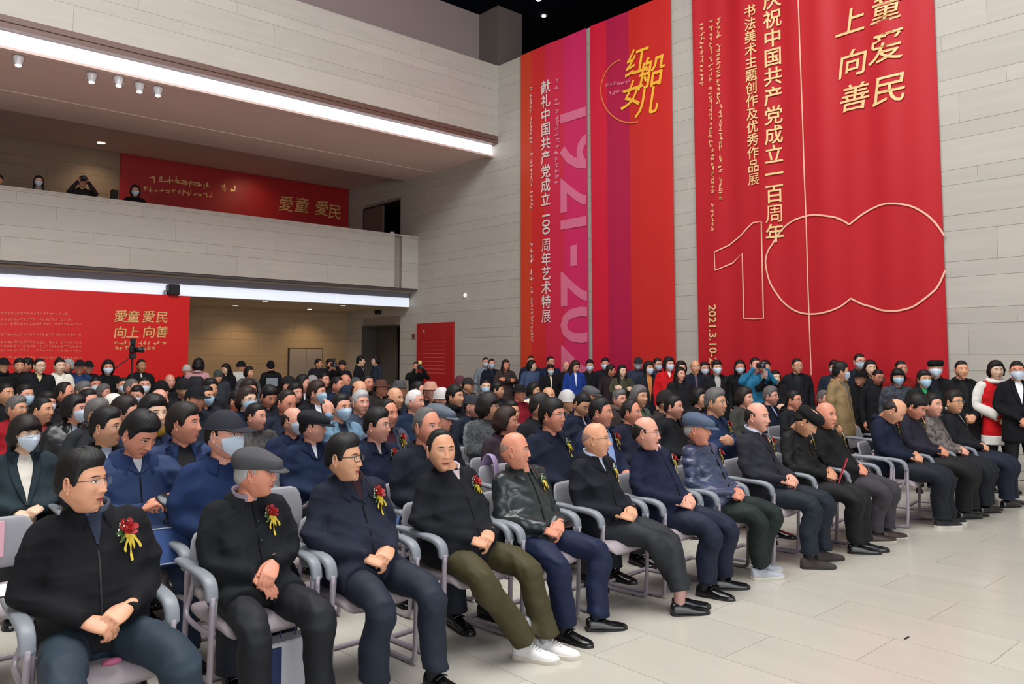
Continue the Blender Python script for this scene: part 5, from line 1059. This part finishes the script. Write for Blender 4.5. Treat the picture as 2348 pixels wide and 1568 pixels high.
sd(570, 886, 4, 'masked woman in glasses before a red jacket', '17223a', mask='b', hair='bob', hc='brown', glasses='thin', hy=25, skin='pale')
sd(546, 893, 5, 'person in a bright red padded jacket', 'b01218', hair='short', hy=40, skin='tan')
sd(573, 869, 6, 'woman with parted dark hair behind the red padded jacket', '1a1c24', hair='bob', hc='dark', hy=20)
sd(618, 881, 5, 'dark-haired man looking down in a black jacket, next to the masked woman', '181c26', hair='thick', hpitch=25, hy=20, skin='ruddy')
sd(660, 891, 4, 'man with a dark balding crown and navy coat', '18202f', hair='recede', hc='dark', hpitch=15, hy=25, skin='ruddy')
sd(220, 863, 8, 'masked face left of the video camera operator', '191a1f', mask='w', hair='crew', hy=5)
sd(284, 863, 8, 'masked face right of the video camera operator', '17181d', mask='w', hair='crew', hy=5)
sd(304, 866, 7, 'man with cropped grey hair under the tripod', '2a2a2e', hair='crew', hc='grey', hy=50, skin='ruddy')
sd(332, 862, 8, 'masked face below the man with lanyard', '1a1b20', mask='w', hair='crew', hy=0)
sd(317, 881, 6, 'person in white mask bowing towards the right', '1c1e24', mask='w', hair='short', hpitch=15, hy=-30)
sd(240, 880, 7, 'person with fur-trimmed grey hood', '4c4844', hair='bob', hc='grey', hy=40)
sd(664, 858, 7, 'man in black cap facing right behind the grey door', '15161a', cap='ball', capc='18181b', hy=50, skin='pink')
sd(679, 876, 5.5, 'two-tone haired man in black right of the balding crown', '17181c', hair='thick', hy=25, skin='pink')
sd(697, 858, 7, 'woman with long black hair turned right, white collar', '15171b', hair='long', inner=('d9d9dc', .1, .04), hy=55, skin='pink')
sd(730, 871, 4.5, 'masked man in black overcoat, white shirt and dark hair', '12141a', mask='b', hair='thick', hc='brown', inner=('dfe3ea', .26, .045), hy=50, skin='pink', lod=1)
sd(718, 857, 8, 'person in grey woollen hat in the back rows', '2a2b30', cap='beanie', capc='8d8d90', hy=50)
sd(745, 853, 8, 'pale-faced man with dark hair beside the grey woollen hat', '1c1d24', hair='short', hy=30, skin='pink')
sd(776, 861, 7, 'man in navy jacket in the back rows, facing the aisle', '17233a', hair='crew', hy=50, skin='ruddy')
sd(794, 856, 7.5, 'bald red-faced man in the back rows', '1b1e26', hair='shaved', skin='ruddy', hy=40)
sd(799, 879, 5, 'man in navy cap and hood seen from behind', '1a2334', cap='beanie', capc='1a2436', hy=80)
sd(827, 869, 5, 'man with bald crown and glasses beneath the standing couple', '1e2128', hair='balding', hc='dark', glasses='thin', hy=35, skin='tan')
sd(845, 857, 7, 'red-faced man in a wide dark scarf', '2a2224', hair='crew', scarf='241c1e', hy=20, skin='ruddy')
sd(818, 862, 7.5, 'person in grey felt hat', '24262b', cap='beanie', capc='4e4f50', hy=20)
sd(830, 894, 3.6, 'old man with white hair and deeply lined face', '3a4254', hair='side', hc='silver', hy=20, skin='pink', lod=1)
sd(876, 866, 6.5, 'person in brown brimmed hat', '2a2423', cap='brim', capc='5a3a30', hy=50)
sd(919, 868, 6.5, 'person in grey brimmed hat looking away', '1e2023', cap='brim', capc='4a4b4d', hy=70)
sd(909, 885, 3.8, 'shaven-headed man in dark jacket before the red poster', '182436', hair='shaved', skin='tan', hy=40, lod=1)
sd(955, 891, 3.2, 'white-haired man in navy coat before the red poster', '15243a', hair='crew', hc='white', skin='pink', hy=50, lod=1)
sd(962, 871, 5.5, 'red-faced man just left of the poster boards lower edge', '1d2027', hair='crew', hy=60, skin='pink')
sd(990, 870, 5.5, 'man in pale brimmed hat and white shirt in front of the poster', '14161b', cap='brim', capc='b98a76', inner=('e8e8ea', .2, .05), hy=20, skin='pink')
sd(1016, 884, 4.4, 'woman in white knitted hat', '2a3444', cap='beanie', capc='c9c4c4', hy=40, skin='pink')
sd(1047, 881, 3.4, 'young man with black hair and black high collar', '14171d', hair='thick', scarf='101217', hy=45, skin='tan', lod=1)
sd(1057, 858, 7, 'person in a purple patterned hat', '1c1c22', cap='beanie', capc='5a3040', hy=20, skin='pink')
sd(1076, 862, 5.5, 'person in black and mottled cap', '2b2b30', cap='ball', capc='2a2a2a', hy=50)
sd(1087, 899, 2.8, 'man in grey peaked cap and navy jacket, head lowered to the right', '18202e', cap='ball', capc='2e3038', hair='short', hy=48, skin='pink')
sd(1143, 874, 4, 'man with white-grey cap edge and black hair turned right', '1e2430', hair='thick', hy=60, skin='tan')
sd(1117, 868, 5, 'pale masked face in the row behind the fur coat', '2a3448', mask='b', hair='crew', hy=-10, skin='pale')
sd(1194, 878, 4, 'person in black felt hat and dark red jacket', '7a1424', cap='brim', capc='131316', hair='short', hy=45, skin='ruddy')
sd(1227, 876, 4.4, 'young woman with black hair and cream collar', 'd8d0c0', hair='bob', hy=48, skin='tan')
sd(1176, 916, 2.4, 'person in a pale floral blouse behind the brown bob', 'a09a9c', 'pattern', hair='short', hy=20)
sd(1261, 885, 3.6, 'bald man with silver temples in the third row', '17191e', hair='shaved', skin='tan', hy=40)
sd(1304, 889, 2.8, 'man in white knitted cap leaning to the right', '20242c', cap='beanie', capc='bdbab8', hy=40, skin='tan')
sd(1357, 881, 3.2, 'man in grey tweed flat cap', '20242e', cap='flat', capc='55575a', hair='short', hc='grey', hy=45, skin='tan')
sd(1424, 892, 2.5, 'person in brown and grey fur collar', '3a3230', hair='side', hc='grey', hy=30, scarf='5a4c46', skin='pink')
sd(1470, 883, 2.5, 'grey-bobbed person in sage green coat', '5c665c', hair='bob', hc='grey', hy=35, skin='tan')
sd(1531, 889, 2.1, 'man in dark bonnet and brown jacket', '302a2a', cap='beanie', capc='24201f', hy=60)
sd(1607, 889, 2.4, 'person with black hair in a black coat by the camera crew', '121317', hair='bob', hy=50, skin='tan')
# empty chairs seen between people
chair(.84, rowy(.84, 1.0), 0, 'grey conference chair with a pink paper on its back at the left edge', 'second row chairs')
for px, py, tx in ((1255, 1075, 'behind the bald man in the leather jacket'), (1165, 1080, 'with a lilac bag strap beside the leather jacket'), (645, 1135, 'behind the old man in the dark grey flat cap'), (1990, 1030, 'behind the empty seat of the front row')):
    p = aty(px, py, rowy(3, 1)); p = aty(px, py, rowy(p[0], 1) + .1); chair(p[0], rowy(p[0], 1), 0, 'empty grey conference chair ' + tx, 'second row chairs')
# ------------------------------------------------------------ people standing
def stand(px, top, Y, label, jacket='15171c', kind='wool', X=None, **k):
    p = atx(px, top, X) if X else aty(px, top, Y); rr = random.Random(int(px * 3 + top))
    k.setdefault('skin', rr.choice(['tan', 'pink', 'warm', 'ruddy'])); k.setdefault('hair', 'short'); k.setdefault('trousers', rr.choice(['101116', '1a1e28', '16181c']))
    k.setdefault('hy', rr.uniform(-15, 25)); tn = k.pop('turn', None); fx = k.pop('fix', False)
    k.update(jacket=(jacket, kind), label=label, seed=int(px), hem=k.pop('hem', .05)); QUEUE.append(dict(px=px, top=top, Y=p[1], r=0, sit=False, k=dict(k, turn=tn), cap=.02 * bool(k.get('cap')), fix=fx))
s_ = stand
s_(2206, 826, None, 'stocky man in black sweater and open black coat standing before the pale stone wall', '101114', X=11.5, hair='crew', skin='warm', inner=('0a0a0c', .45, .075), hem=.25, lod=1, arms='front', fat=1.12, hy=-5, turn=-48)
s_(2285, 828, None, 'woman in a bright red waistcoat over white sleeves, standing at the right', 'c8161c', X=11.6, hair='bob', skin='pale', shirtc='e8e4e0', arms='front', lod=1, turn=-50, hy=0, slv=.98)
s_(2333, 828, None, 'masked man in black suit and white shirt at the right picture edge', '0f1014', X=11.4, fix=True, mask='w', glasses='gold', skin='ruddy', inner=('e8eaf0', .30, .06), arms='front', lod=1, turn=-55, hy=-15, trousers='0d0e12')
W1, W2 = 12.35, 11.7
s_(2145, 820, None, 'masked person in black fur beret at the edge of the widest banner', '121620', X=12.2, cap='beret', capc='0c0c0e', mask='w', lod=1)
s_(2119, 849, None, 'short dark-haired masked figure in green-edged black coat', '15201e', X=11.4, hair='thick', mask='b', lod=1, inner=('2a9a5a', .08, .05))
s_(2066, 826, None, 'man with black crew cut and red collar behind a masked youth', '8a1a18', X=W1, hair='crew', skin='ruddy')
s_(2059, 846, None, 'masked youth in mottled grey coat', '3f444e', X=W2, hair='fringe', mask='b', kind='pattern', lod=1)
s_(2013, 846, None, 'bespectacled man with bowed head in black, right of the flat black cap', '17181c', X=W2, hair='crew', glasses='thin', hpitch=15, skin='ruddy')
s_(1996, 826, None, 'long-haired woman behind the tall masked man', '1b1c22', X=W1, hair='long', skin='pale')
s_(1973, 848, None, 'person in flat-topped black cap and black coat with pale straps', '101014', X=11.3, cap='brim', capc='0c0c0e', lod=1, hy=-40)
s_(1971, 810, None, 'tall masked man in glasses towering over the back line', '1a1f2c', X=W1, hair='crew', mask='w', glasses='thick')
s_(1932, 830, None, 'masked man in a tan coat with shoulder strap and grey trousers', '8a7350', X=10.6, hair='thick', mask='w', inner=('6a665f', .5, .05), trousers='45463c', lod=1, turn=0, hy=35, kind='cotton', hem=.02)
s_(1914, 826, None, 'masked man half hidden behind the tan coat', '1d2534', X=W1, hair='thick', mask='w')
s_(1828, 821, None, 'man in glasses and open black overcoat alone before the red banner', '17191f', X=12.0, hair='crew', skin='warm', glasses='thick', inner=('0e0f12', .4, .06), hem=.25, lod=1)
s_(1778, 850, None, 'woman in black holding up a phone', '14161a', X=W2, hair='long', skin='pale', arms='hi', lod=1)
s_(1755, 826, None, 'dark-haired person behind the blue jacket photographer', '15171c', X=W1, hair='thick')
s_(1732, 819, None, 'photographer in a bright blue jacket raising a camera', '1f7096', X=11.8, hair='crew', arms='raise', lod=1, skin='pink', kind='cotton', hem=.0)
s_(1697, 826, None, 'masked woman with long black hair left of the photographer', '121216', X=W1, hair='long', mask='w')
s_(1644, 826, None, 'masked man in black jacket and grey shirt below the date on the banner', '16181c', X=11.9, hair='thick', mask='w', inner=('a9a7a5', .4, .07), lod=1)
s_(1616, 830, None, 'woman with white mask beside the balding man in glasses', '17181d', X=W1, hair='long', mask='w')
s_(1595, 825, None, 'balding man in glasses and patterned tie', '151a2a', X=11.8, hair='balding', hc='dark', glasses='thin', inner=('5a4a60', .35, .03), skin='warm', lod=1)
s_(1560, 842, None, 'woman with long dark hair in front of the grey wall strip', '17161a', X=11.3, hair='long', skin='pink', lod=1)
s_(1562, 829, None, 'pale-faced person peeking behind the long-haired woman', '2a2a30', X=W1, hair='hood', skin='pale')
s_(1534, 819, None, 'masked woman in scarlet waistcoat with white collar', 'c2141c', X=11.9, hair='bob', mask='w', inner=('e6e2de', .10, .04), lod=1)
s_(1508, 821, None, 'masked man in glasses and blue-grey jacket behind the scarlet waistcoat', '22304a', X=W1, hair='short', mask='w', glasses='thick')
s_(1488, 829, None, 'masked woman in dark coat over an orange sweater', '1a202a', X=11.4, hair='bob', mask='w', inner=('c07a3c', .5, .065), lod=1, hy=25, hem=.2)
s_(1464, 817, None, 'masked man in slate jacket with a cap between two banners', '2f3648', X=W1, cap='ball', capc='2a2c30', mask='w')
s_(1427, 837, None, 'woman with long hair and olive green jacket', '3a3c2a', X=11.7, hair='long', skin='pale', lod=1, arms='fold', kind='cotton')
s_(1401, 836, None, 'man turned sideways in brown coat next to the olive jacket', '2a2022', X=W2, hair='thick', hy=70, skin='ruddy')
s_(1388, 821, None, 'masked man with side-parted hair before the magenta stripe', '16181e', X=W1, hair='side', mask='w')
s_(1353, 825, None, 'masked person in glasses and black coat in front of the narrow wall strip', '131418', X=12.1, hair='thick', mask='w', glasses='thin', lod=1)
s_(1319, 826, None, 'woman with long brown hair, royal blue jacket and white scarf', '1c3a86', X=11.7, hair='long', hc='brown', inner=('d5dcea', .3, .03), hpitch=25, hy=30, lod=1)
s_(1299, 828, None, 'pink-faced man behind the royal blue jacket', '16181e', X=W1, hair='balding', glasses='thin', skin='pink')
s_(1263, 836, None, 'masked woman in black coat and cream shirt', '101116', X=11.7, hair='bob', mask='b', inner=('d9cfb6', .3, .03), lod=1)
s_(1263, 816, None, 'tall man in glasses and navy coat at the orange banner', '1a2440', X=W1, hair='crew', glasses='thick', skin='warm')
s_(1220, 826, None, 'person in slate blue sleeves turning away before the orange edge', '3a4a6c', X=12.0, hair='bob', hy=60, skin='pale', kind='cotton')
s_(1218, 815, None, 'dark-haired man in navy at the left edge of the orange banner', '1b2234', X=W1, hair='crew', skin='warm')
s_(1160, 825, None, 'woman in brown coat with folded arms against the grey wall', '3f3330', X=12.3, hair='long', hc='dark', arms='fold', skin='ruddy', hem=.2)
s_(1128, 822, None, 'masked man in dark navy suit and blue tie against the grey wall', '141a2a', X=12.2, hair='crew', mask='b', inner=('2a3a60', .2, .02), lod=1)
s_(1114, 819, None, 'masked man in light grey jacket behind the navy suit', '7f8890', X=12.45, hair='crew', mask='w', kind='cotton')
# standing before the red display and the beige back wall
for px, tp, Y, lb, jc, o in (
 (9, 818, 15.5, 'man in black cap with face half covered at the far left edge', '121317', dict(cap='ball', capc='101014', scarf='101014')),
 (46, 822, 15.5, 'man in glasses in black before the display, second from the left edge', '16181c', dict(hair='thick', skin='warm')),
 (64, 821, 16, 'person with thick black hair looking away from the display', '121317', dict(hair='thick', hy=-70)),
 (92, 821, 15, 'glasses-wearing man in black coat with pale V-shaped lapel', '14161b', dict(hair='crew', glasses='thick', inner=('c9b98a', .12, .05), skin='pale', lod=1)),
 (138, 822, 15, 'woman in cream white coat with hair tied in a bun', 'e6e2d4', dict(hair='short', bun=1, skin='pale', kind='cotton', lod=1)),
 (158, 824, 16, 'silver-haired person turned away next to the cream coat', '2a2c34', dict(hair='bob', hc='silver', hy=-60)),
 (184, 823, 15, 'man in dark flat cap with royal blue jacket', '1c3560', dict(cap='ball', capc='16181e', skin='tan', kind='cotton', lod=1)),
 (204, 825, 15.8, 'man in dark cap right behind the royal blue jacket', '14161a', dict(cap='ball', capc='131417')),
 (249, 827, 13.8, 'masked operator in black hood with a video camera', '0f1013', dict(hair='hood', mask='w', arms='front', lod=1)),
 (325, 823, 13.8, 'man in black with white lanyard beside the tripod', '101114', dict(hair='crew', skin='brown', inner=('c9c9c9', .3, .018), lod=1)),
 (429, 834, 15.5, 'person in black wearing a pale bonnet by the display edge', '16171b', dict(cap='beanie', capc='b9b2aa')),
 (456, 823, 15.5, 'person in pink hooded jacket with backpack seen from behind', 'b98a8e', dict(hair='hood', turn=150, kind='cotton', lod=1)),
 (519, 834, 17, 'slim woman bending left with long black hair', '14151a', dict(hair='long', hy=-60, hpitch=15, skin='pale')),
 (554, 826, 17, 'tall woman with upswept black hair in white and black', 'c9c9c6', dict(hair='long', hy=90, cap='beanie', capc='141416')),
 (572, 841, 15, 'person in black and white spotted cape', '55565a', dict(hair='bob', kind='pattern', hy=40)),
 (501, 846, 14, 'person in green-grey woollen hat and slate coat', '2f343c', dict(cap='beanie', capc='3c423c', lod=2)),
 (620, 825, 16.5, 'man in black knitted hat and black jacket with reflective back', '121316', dict(cap='beanie', capc='101012', turn=170, lod=1)),
 (731, 822, 18.5, 'man in dark coat leaning towards the group of photographers', '22252e', dict(hair='crew', hy=60)),
 (757, 823, 16.5, 'photographer crouching over a large black camera', '15161a', dict(hair='thick', arms='raise', lod=1)),
 (786, 826, 16.5, 'dark-haired photographer with head bowed beside the large camera', '16171c', dict(hair='thick', hpitch=20, hy=-40)),
 (830, 816, 17.5, 'man in dark jacket talking face to face by the doorway', '17191e', dict(hair='thick', turn=40, hy=10, inner=('d8d8da', .2, .03), skin='pale', lod=1)),
 (858, 815, 17.5, 'woman in slate coat talking face to face by the doorway', '2a3140', dict(hair='bob', turn=-100, hy=0, skin='pale', lod=1, hem=.2)),
 (955, 829, 15, 'person in black holding up a yellow-topped camera before the poster', '121317', dict(hair='crew', arms='raise', hy=-30, lod=1))):
    s_(px, tp, Y, lb, jc, **o)
settle()
for X, Y, r, lb in SEATS:
    w_ = lb.split(',')[0].split()[:11]
    chair(X, Y + .05, 0, 'grey conference chair under the ' + ' '.join(w_), 'second row chairs' if Y < 5.7 else 'chairs of the rows behind', lo=Y > 5.7)
for px, tp, lb, jc, o in (
 (2, 397, 'person cut by the left picture edge on the balcony', '1a1614', dict(hair='thick')),
 (94, 399, 'woman in a pale jacket with dark hair looking over the balcony', '8a7a70', dict(hair='long', skin='pale', mask='w', arms='front')),
 (195, 400, 'photographer in black leaning over the balcony edge', '2a2624', dict(hair='thick', glasses='thick', arms='raise', lod=1)),
 (224, 425, 'short person with a camera right of the balcony photographer', '2c2826', dict(hair='fringe', mask='w', arms='raise')),
 (317, 422, 'masked person in black before the dark red board on the balcony', '0c0b0d', dict(hair='hood', mask='w', arms='front', lod=1))):
    p = aty(px, tp, 18.75); S = max(.80, min(1.05, (p[2] - 3.9) / 1.735)); person(dict(X=p[0], Y=19.45 if px == 224 else 18.95, z=3.9 + (0 if (p[2] - 3.9) / 1.735 > .8 else 0), S=S, stand=True, yaw=math.radians(-10), jacket=(jc, 'wool'), label=lb, seed=px, hy=o.pop('hy', 0), lod=o.pop('lod', 2), **o))
# ------------------------------------------------------------ things people hold or left about
def tag(o, label, cat, group=None):
    o['label'] = label; o['category'] = cat
    if group: o['group'] = group
    return o
PAPER = mat('paper_pink', 'e8b4c0', rough=.8); NAVYB = mat('bag_navy', '1f2f5a', rough=.5, noise=.05, bump=.1); REDF = mat('folder_red', 'b01024', rough=.45)
def find(txt): return [o for o in sc.objects if o.parent is None and txt in str(o.get('label', ''))][0]
def at_person(txt, loc):
    o = find(txt); r = o.rotation_euler[2]; v = Rz(r) @ (np.array(loc) * o.scale[0]) + np.array(o.location[:]); return v, r, o.scale[0]
# phone
v, r, s = at_person('looking down at the phone', (.045, -.405, .835)); ph = tag(link('smartphone', mesh('smartphone', G().add(rbox(-.037, .037, -.005, .005, -.078, .078, .006)), mat('phone_body', '2a2d33', rough=.25, metal=.4)), None, v, (math.radians(-52), math.radians(-20), r + .35)), 'black smartphone held in both hands of the man in navy', 'phone')
obj('screen', G().add(boxg(-.033, .033, .0052, .0058, -.072, .072)), mat('phone_screen', '30373d', rough=.08, spec=.8), ph, False)
# document bag on his lap
v, r, s = at_person('looking down at the phone', (.10, -.46, .64)); bg = tag(link('document_bag', None, None, v, (math.radians(-28), 0, r - .18)), 'navy blue document bag with pale edging on the phone users lap', 'bag')
obj('pocket', G().add(rbox(-.19, .19, -.03, .03, -.13, .10, .012)), NAVYB, bg, False); obj('flap', G().add(rbox(-.19, .19, -.036, -.028, -.13, .07, .006)), mat('bag_blue', '2f4c86', rough=.4), bg, False)
for z_ in (.07, -.13): obj('piping', G().add(tube([(-.19, -.037, z_), (0, -.038, z_ + .003), (.19, -.037, z_)], .004, n=6, sub=2)), mat('piping_pale', 'a9b4c8', rough=.5), bg)
for s_ in (-1, 1): obj('handle', G().add(tube([(-.09, -.02 * s_, .09), (-.07, -.03 * s_, .15), (.07, -.03 * s_, .15), (.09, -.02 * s_, .09)], .006, n=6, sub=3)), mat('bag_handle', '1b1c22', rough=.4), bg)
# folder
v, r, s = at_person('black beret', (.11, -.30, .66)); fo = tag(link('folder', mesh('folder', G().add(rbox(-.11, .11, -.004, .004, -.15, .15, .002)), REDF, False), None, v, (math.radians(20), math.radians(8), r + .35)), 'red folder with pink page held by the woman in the beret', 'folder')
obj('page', G().add(boxg(-.09, .10, -.0065, -.0045, -.12, .14)), PAPER, fo, False)
# name paper on chair back, sheet on the seat, pink pouch
q = find('pink paper on its back'); X, Y = q.location[0], q.location[1]
o = tag(obj('name_paper', G().add(rbox(X - .13, X + .06, Y + .212, Y + .217, .60, .80, .002)), PAPER, None, False), 'pink name paper taped to the chair back at the left edge', 'paper'); marks_ = G()
for k in range(5): marks_.add(boxg(X - .08, X + .01, Y + .2105, Y + .212, .62 + .035 * k, .632 + .035 * k))
obj('print', marks_, mat('print_pink', 'c9748c', rough=.7), o, False)
tag(obj('sheet', G().add(rbox(X - .20, X + .05, Y - .20, Y + .05, .484, .487, .001)), mat('paper_white', 'e0d4d8', rough=.8), None, False), 'pale sheet lying on the empty seat at the left edge', 'paper')
tag(obj('pouch', G().add(ball((.99, 3.535, .497), (.040, .022, .014), 14, 7)), mat('pouch_pink', '9c4a68', rough=.6, noise=.3, nscale=60), None), 'small pink pouch on the chair seat between the nearest mans legs', 'pouch')
# paper bag on the floor under the second chair
p = atz(655, 1600, 0); pb = tag(obj('carrier_bag', G().add(rbox(p[0] - .10, p[0] + .12, p[1] - .05, p[1] + .07, 0, .30, .006)), mat('bag_white', 'c5c4cc', rough=.5), None, False), 'white and navy carrier bag on the floor behind the cap wearers chair', 'bag')
obj('side_panel', G().add(rbox(p[0] - .104, p[0] - .05, p[1] - .054, p[1] + .074, .0, .28, .004)), NAVYB, pb, False); obj('handle', G().add(tube([(p[0] - .03, p[1] + .01, .30), (p[0] - .02, p[1] + .01, .38), (p[0] + .04, p[1] + .01, .38), (p[0] + .05, p[1] + .01, .30)], .004, n=6, sub=3)), NAVYB, pb)
# lilac strap over the empty chair
q = find('lilac bag strap'); X, Y = q.location[0], q.location[1]
tag(obj('lilac_bag', G().add(tube([(X - .10, Y + .31, .62), (X - .09, Y + .30, .80), (X - .08, Y + .24, .90), (X - .07, Y + .18, .84), (X - .07, Y + .16, .66)], [(.012, .05)] * 5, n=10, sub=4, ref=(0, 1, 0))), mat('lilac_cloth', '9d8aae', rough=.6), None), 'lilac fabric bag strap slung over an empty chair back', 'bag')
# cameras held up
def camera(loc, rz, label, tall=False):
    r_ = bpy.data.objects.new('camera_body', None); COL.objects.link(r_); r_.name = 'photo_camera'; r_.location = [float(x) for x in loc]; r_.rotation_euler = (0, 0, rz); tag(r_, label, 'camera')
    K = mat('camera_black', '121214', rough=.45)
    obj('body', G().add(rbox(-.07, .07, -.03, .03, -.045, .045, .01)), K, r_, False); obj('lens', G().add(tube([(0, -.03, 0), (0, -.08, 0), (0, -.14, 0)], [.035, .036, .042], n=16, sub=1, dome=(0, 0))), K, r_)
    obj('lens_glass', G().add(tube([(0, -.139, 0), (0, -.143, 0)], [.034, .034], n=16, sub=1, dome=(0, 0))), mat('lens_glass', '2a3a4a', rough=.05, spec=1), r_); obj('viewfinder', G().add(rbox(-.025, .025, -.03, .03, .045, .07, .006)), K, r_, False)
    if tall: obj('flash', G().add(rbox(-.035, .035, -.03, .03, .07, .15, .008)), mat('flash_yellow', 'c9b46a', rough=.4, emit=.2) if 'yellow' in label else K, r_, False)
    return r_
for txt, lb, tl_ in (('bright blue jacket raising', 'black camera raised by the photographer in bright blue', 0), ('crouching over a large black', 'large black camera with flash of the crouching photographer', 1), ('yellow-topped camera', 'camera with yellow flash top held up before the poster', 1), ('photographer in black leaning', 'camera of the photographer on the balcony', 0)):
    v, r, s = at_person(txt, (0, -.40, 1.60)); camera(v, r, lb, tl_)
v, r, s = at_person('masked operator in black hood', (0, -.30, 1.02)); camera(v, r, 'video camera held low by the hooded operator', 1)
v, r, s = at_person('woman in black holding up a phone', (-.22, -.20, 1.70)); tag(link('smartphone', mesh('smartphone', G().add(rbox(-.037, .037, -.004, .004, -.078, .078, .005)), mat('phone_case_pink', 'c9a096', rough=.4), False), None, v, (0, 0, r)), 'pale pink phone held up by the woman in black', 'phone')
# tripod with camera before the display
p = aty(302, 868, 14.2); tr = bpy.data.objects.new('tripod', None); COL.objects.link(tr); tr.location = (p[0], 14.2, 0); tag(tr, 'black tripod standing in front of the red display', 'tripod'); KB = mat('tripod_black', '131315', rough=.5)
for k in range(3): a_ = k * 2.094 + .3; obj('leg', G().add(tube([(0, 0, 1.35), (.25 * math.cos(a_), .25 * math.sin(a_), .7), (.48 * math.cos(a_), .48 * math.sin(a_), .0)], [.018, .016, .012], n=8, sub=1)), KB, tr)
obj('column', G().add(tube([(0, 0, 1.1), (0, 0, 1.72)], .018, n=8, sub=1)), KB, tr); obj('pan_head', G().add(rbox(-.05, .05, -.05, .05, 1.70, 1.79, .01)), KB, tr, False); obj('pan_handle', G().add(tube([(0, 0, 1.74), (-.28, -.1, 1.55)], .010, n=6, sub=1)), KB, tr)
cm = camera((p[0], 14.2, 1.85), math.radians(60), 'video camera mounted on the tripod before the red display', 1); cm.scale = (1.25,) * 3
# white sleeves for the woman in the red waistcoat, backpack, reflective vest
o = find('bright red waistcoat'); zo = .43
for s_ in (-1, 1):
    sh, el, wr = arm_pts('front', s_, zo, 1.0); obj('sleeve', G().add(tube([sh + (.0, 0, -.01), (sh + el) / 2 + (.012 * s_, .01, 0), el, (el + wr) / 2, wr + (el - wr) * .05], [.076, .080, .072, .070, .064], n=14, sub=3, dome=(1, .1))), cloth('e0ddd6', 'wool'), o)
obj('hem', G().add(loft(torso_rings([(.62, .03, .222, .158), (.68, .03, .220, .156), (.74, .03, .214, .152)], 20))), cloth('dedbd4', 'wool'), o)
obj('hood', G().add(tube([(.085 * math.cos(a), .062 + .085 * math.sin(a), 1.475 + .02 * math.sin(a)) for a in np.linspace(0, 6.283, 12, endpoint=False)], [(.03, .034)] * 12, n=8, sub=1, ref=(0, 0, 1), closed=True)), cloth('e3dfd8', 'wool'), o)
o = find('pink hooded jacket'); obj('backpack', G().add(rbox(-.14, .14, .17, .30, 1.02, 1.40, .05)), cloth('23252c', 'cotton'), o)
o = find('reflective back'); obj('reflective_panel', G().add(rbox(-.13, .13, .172, .185, 1.15, 1.34, .01)), mat('reflective', '7f8a94', rough=.4), o, False)
o = find('guard in black peaked'); 
# pearl earring of the man in the car coat is only a light spot; the floor scrap
p = atz(2079, 1463, 0); tag(obj('floor_scrap', G().add(rbox(p[0] - .03, p[0] + .03, p[1] - .006, p[1] + .006, 0, .004, .001)), DARK, None, False), 'tiny dark scrap lying on the pale floor', 'scrap')
p = aty(263, 437, 18.4); tag(obj('monitor', G().add(rbox(p[0] - .07, p[0] + .07, 18.36, 18.46, 5.135, 5.135 + .22, .01)), DARK, None, False), 'small dark box standing on the balcony coping', 'box')
p = aty(898, 539, 18.4); tag(obj('coping_box', G().add(rbox(p[0] - .05, p[0] + .05, 18.34, 18.42, 5.135, 5.19, .006)), mat('white_box', 'd8d8d4', rough=.5), None, False), 'tiny white box on the balcony coping near the corner', 'box')
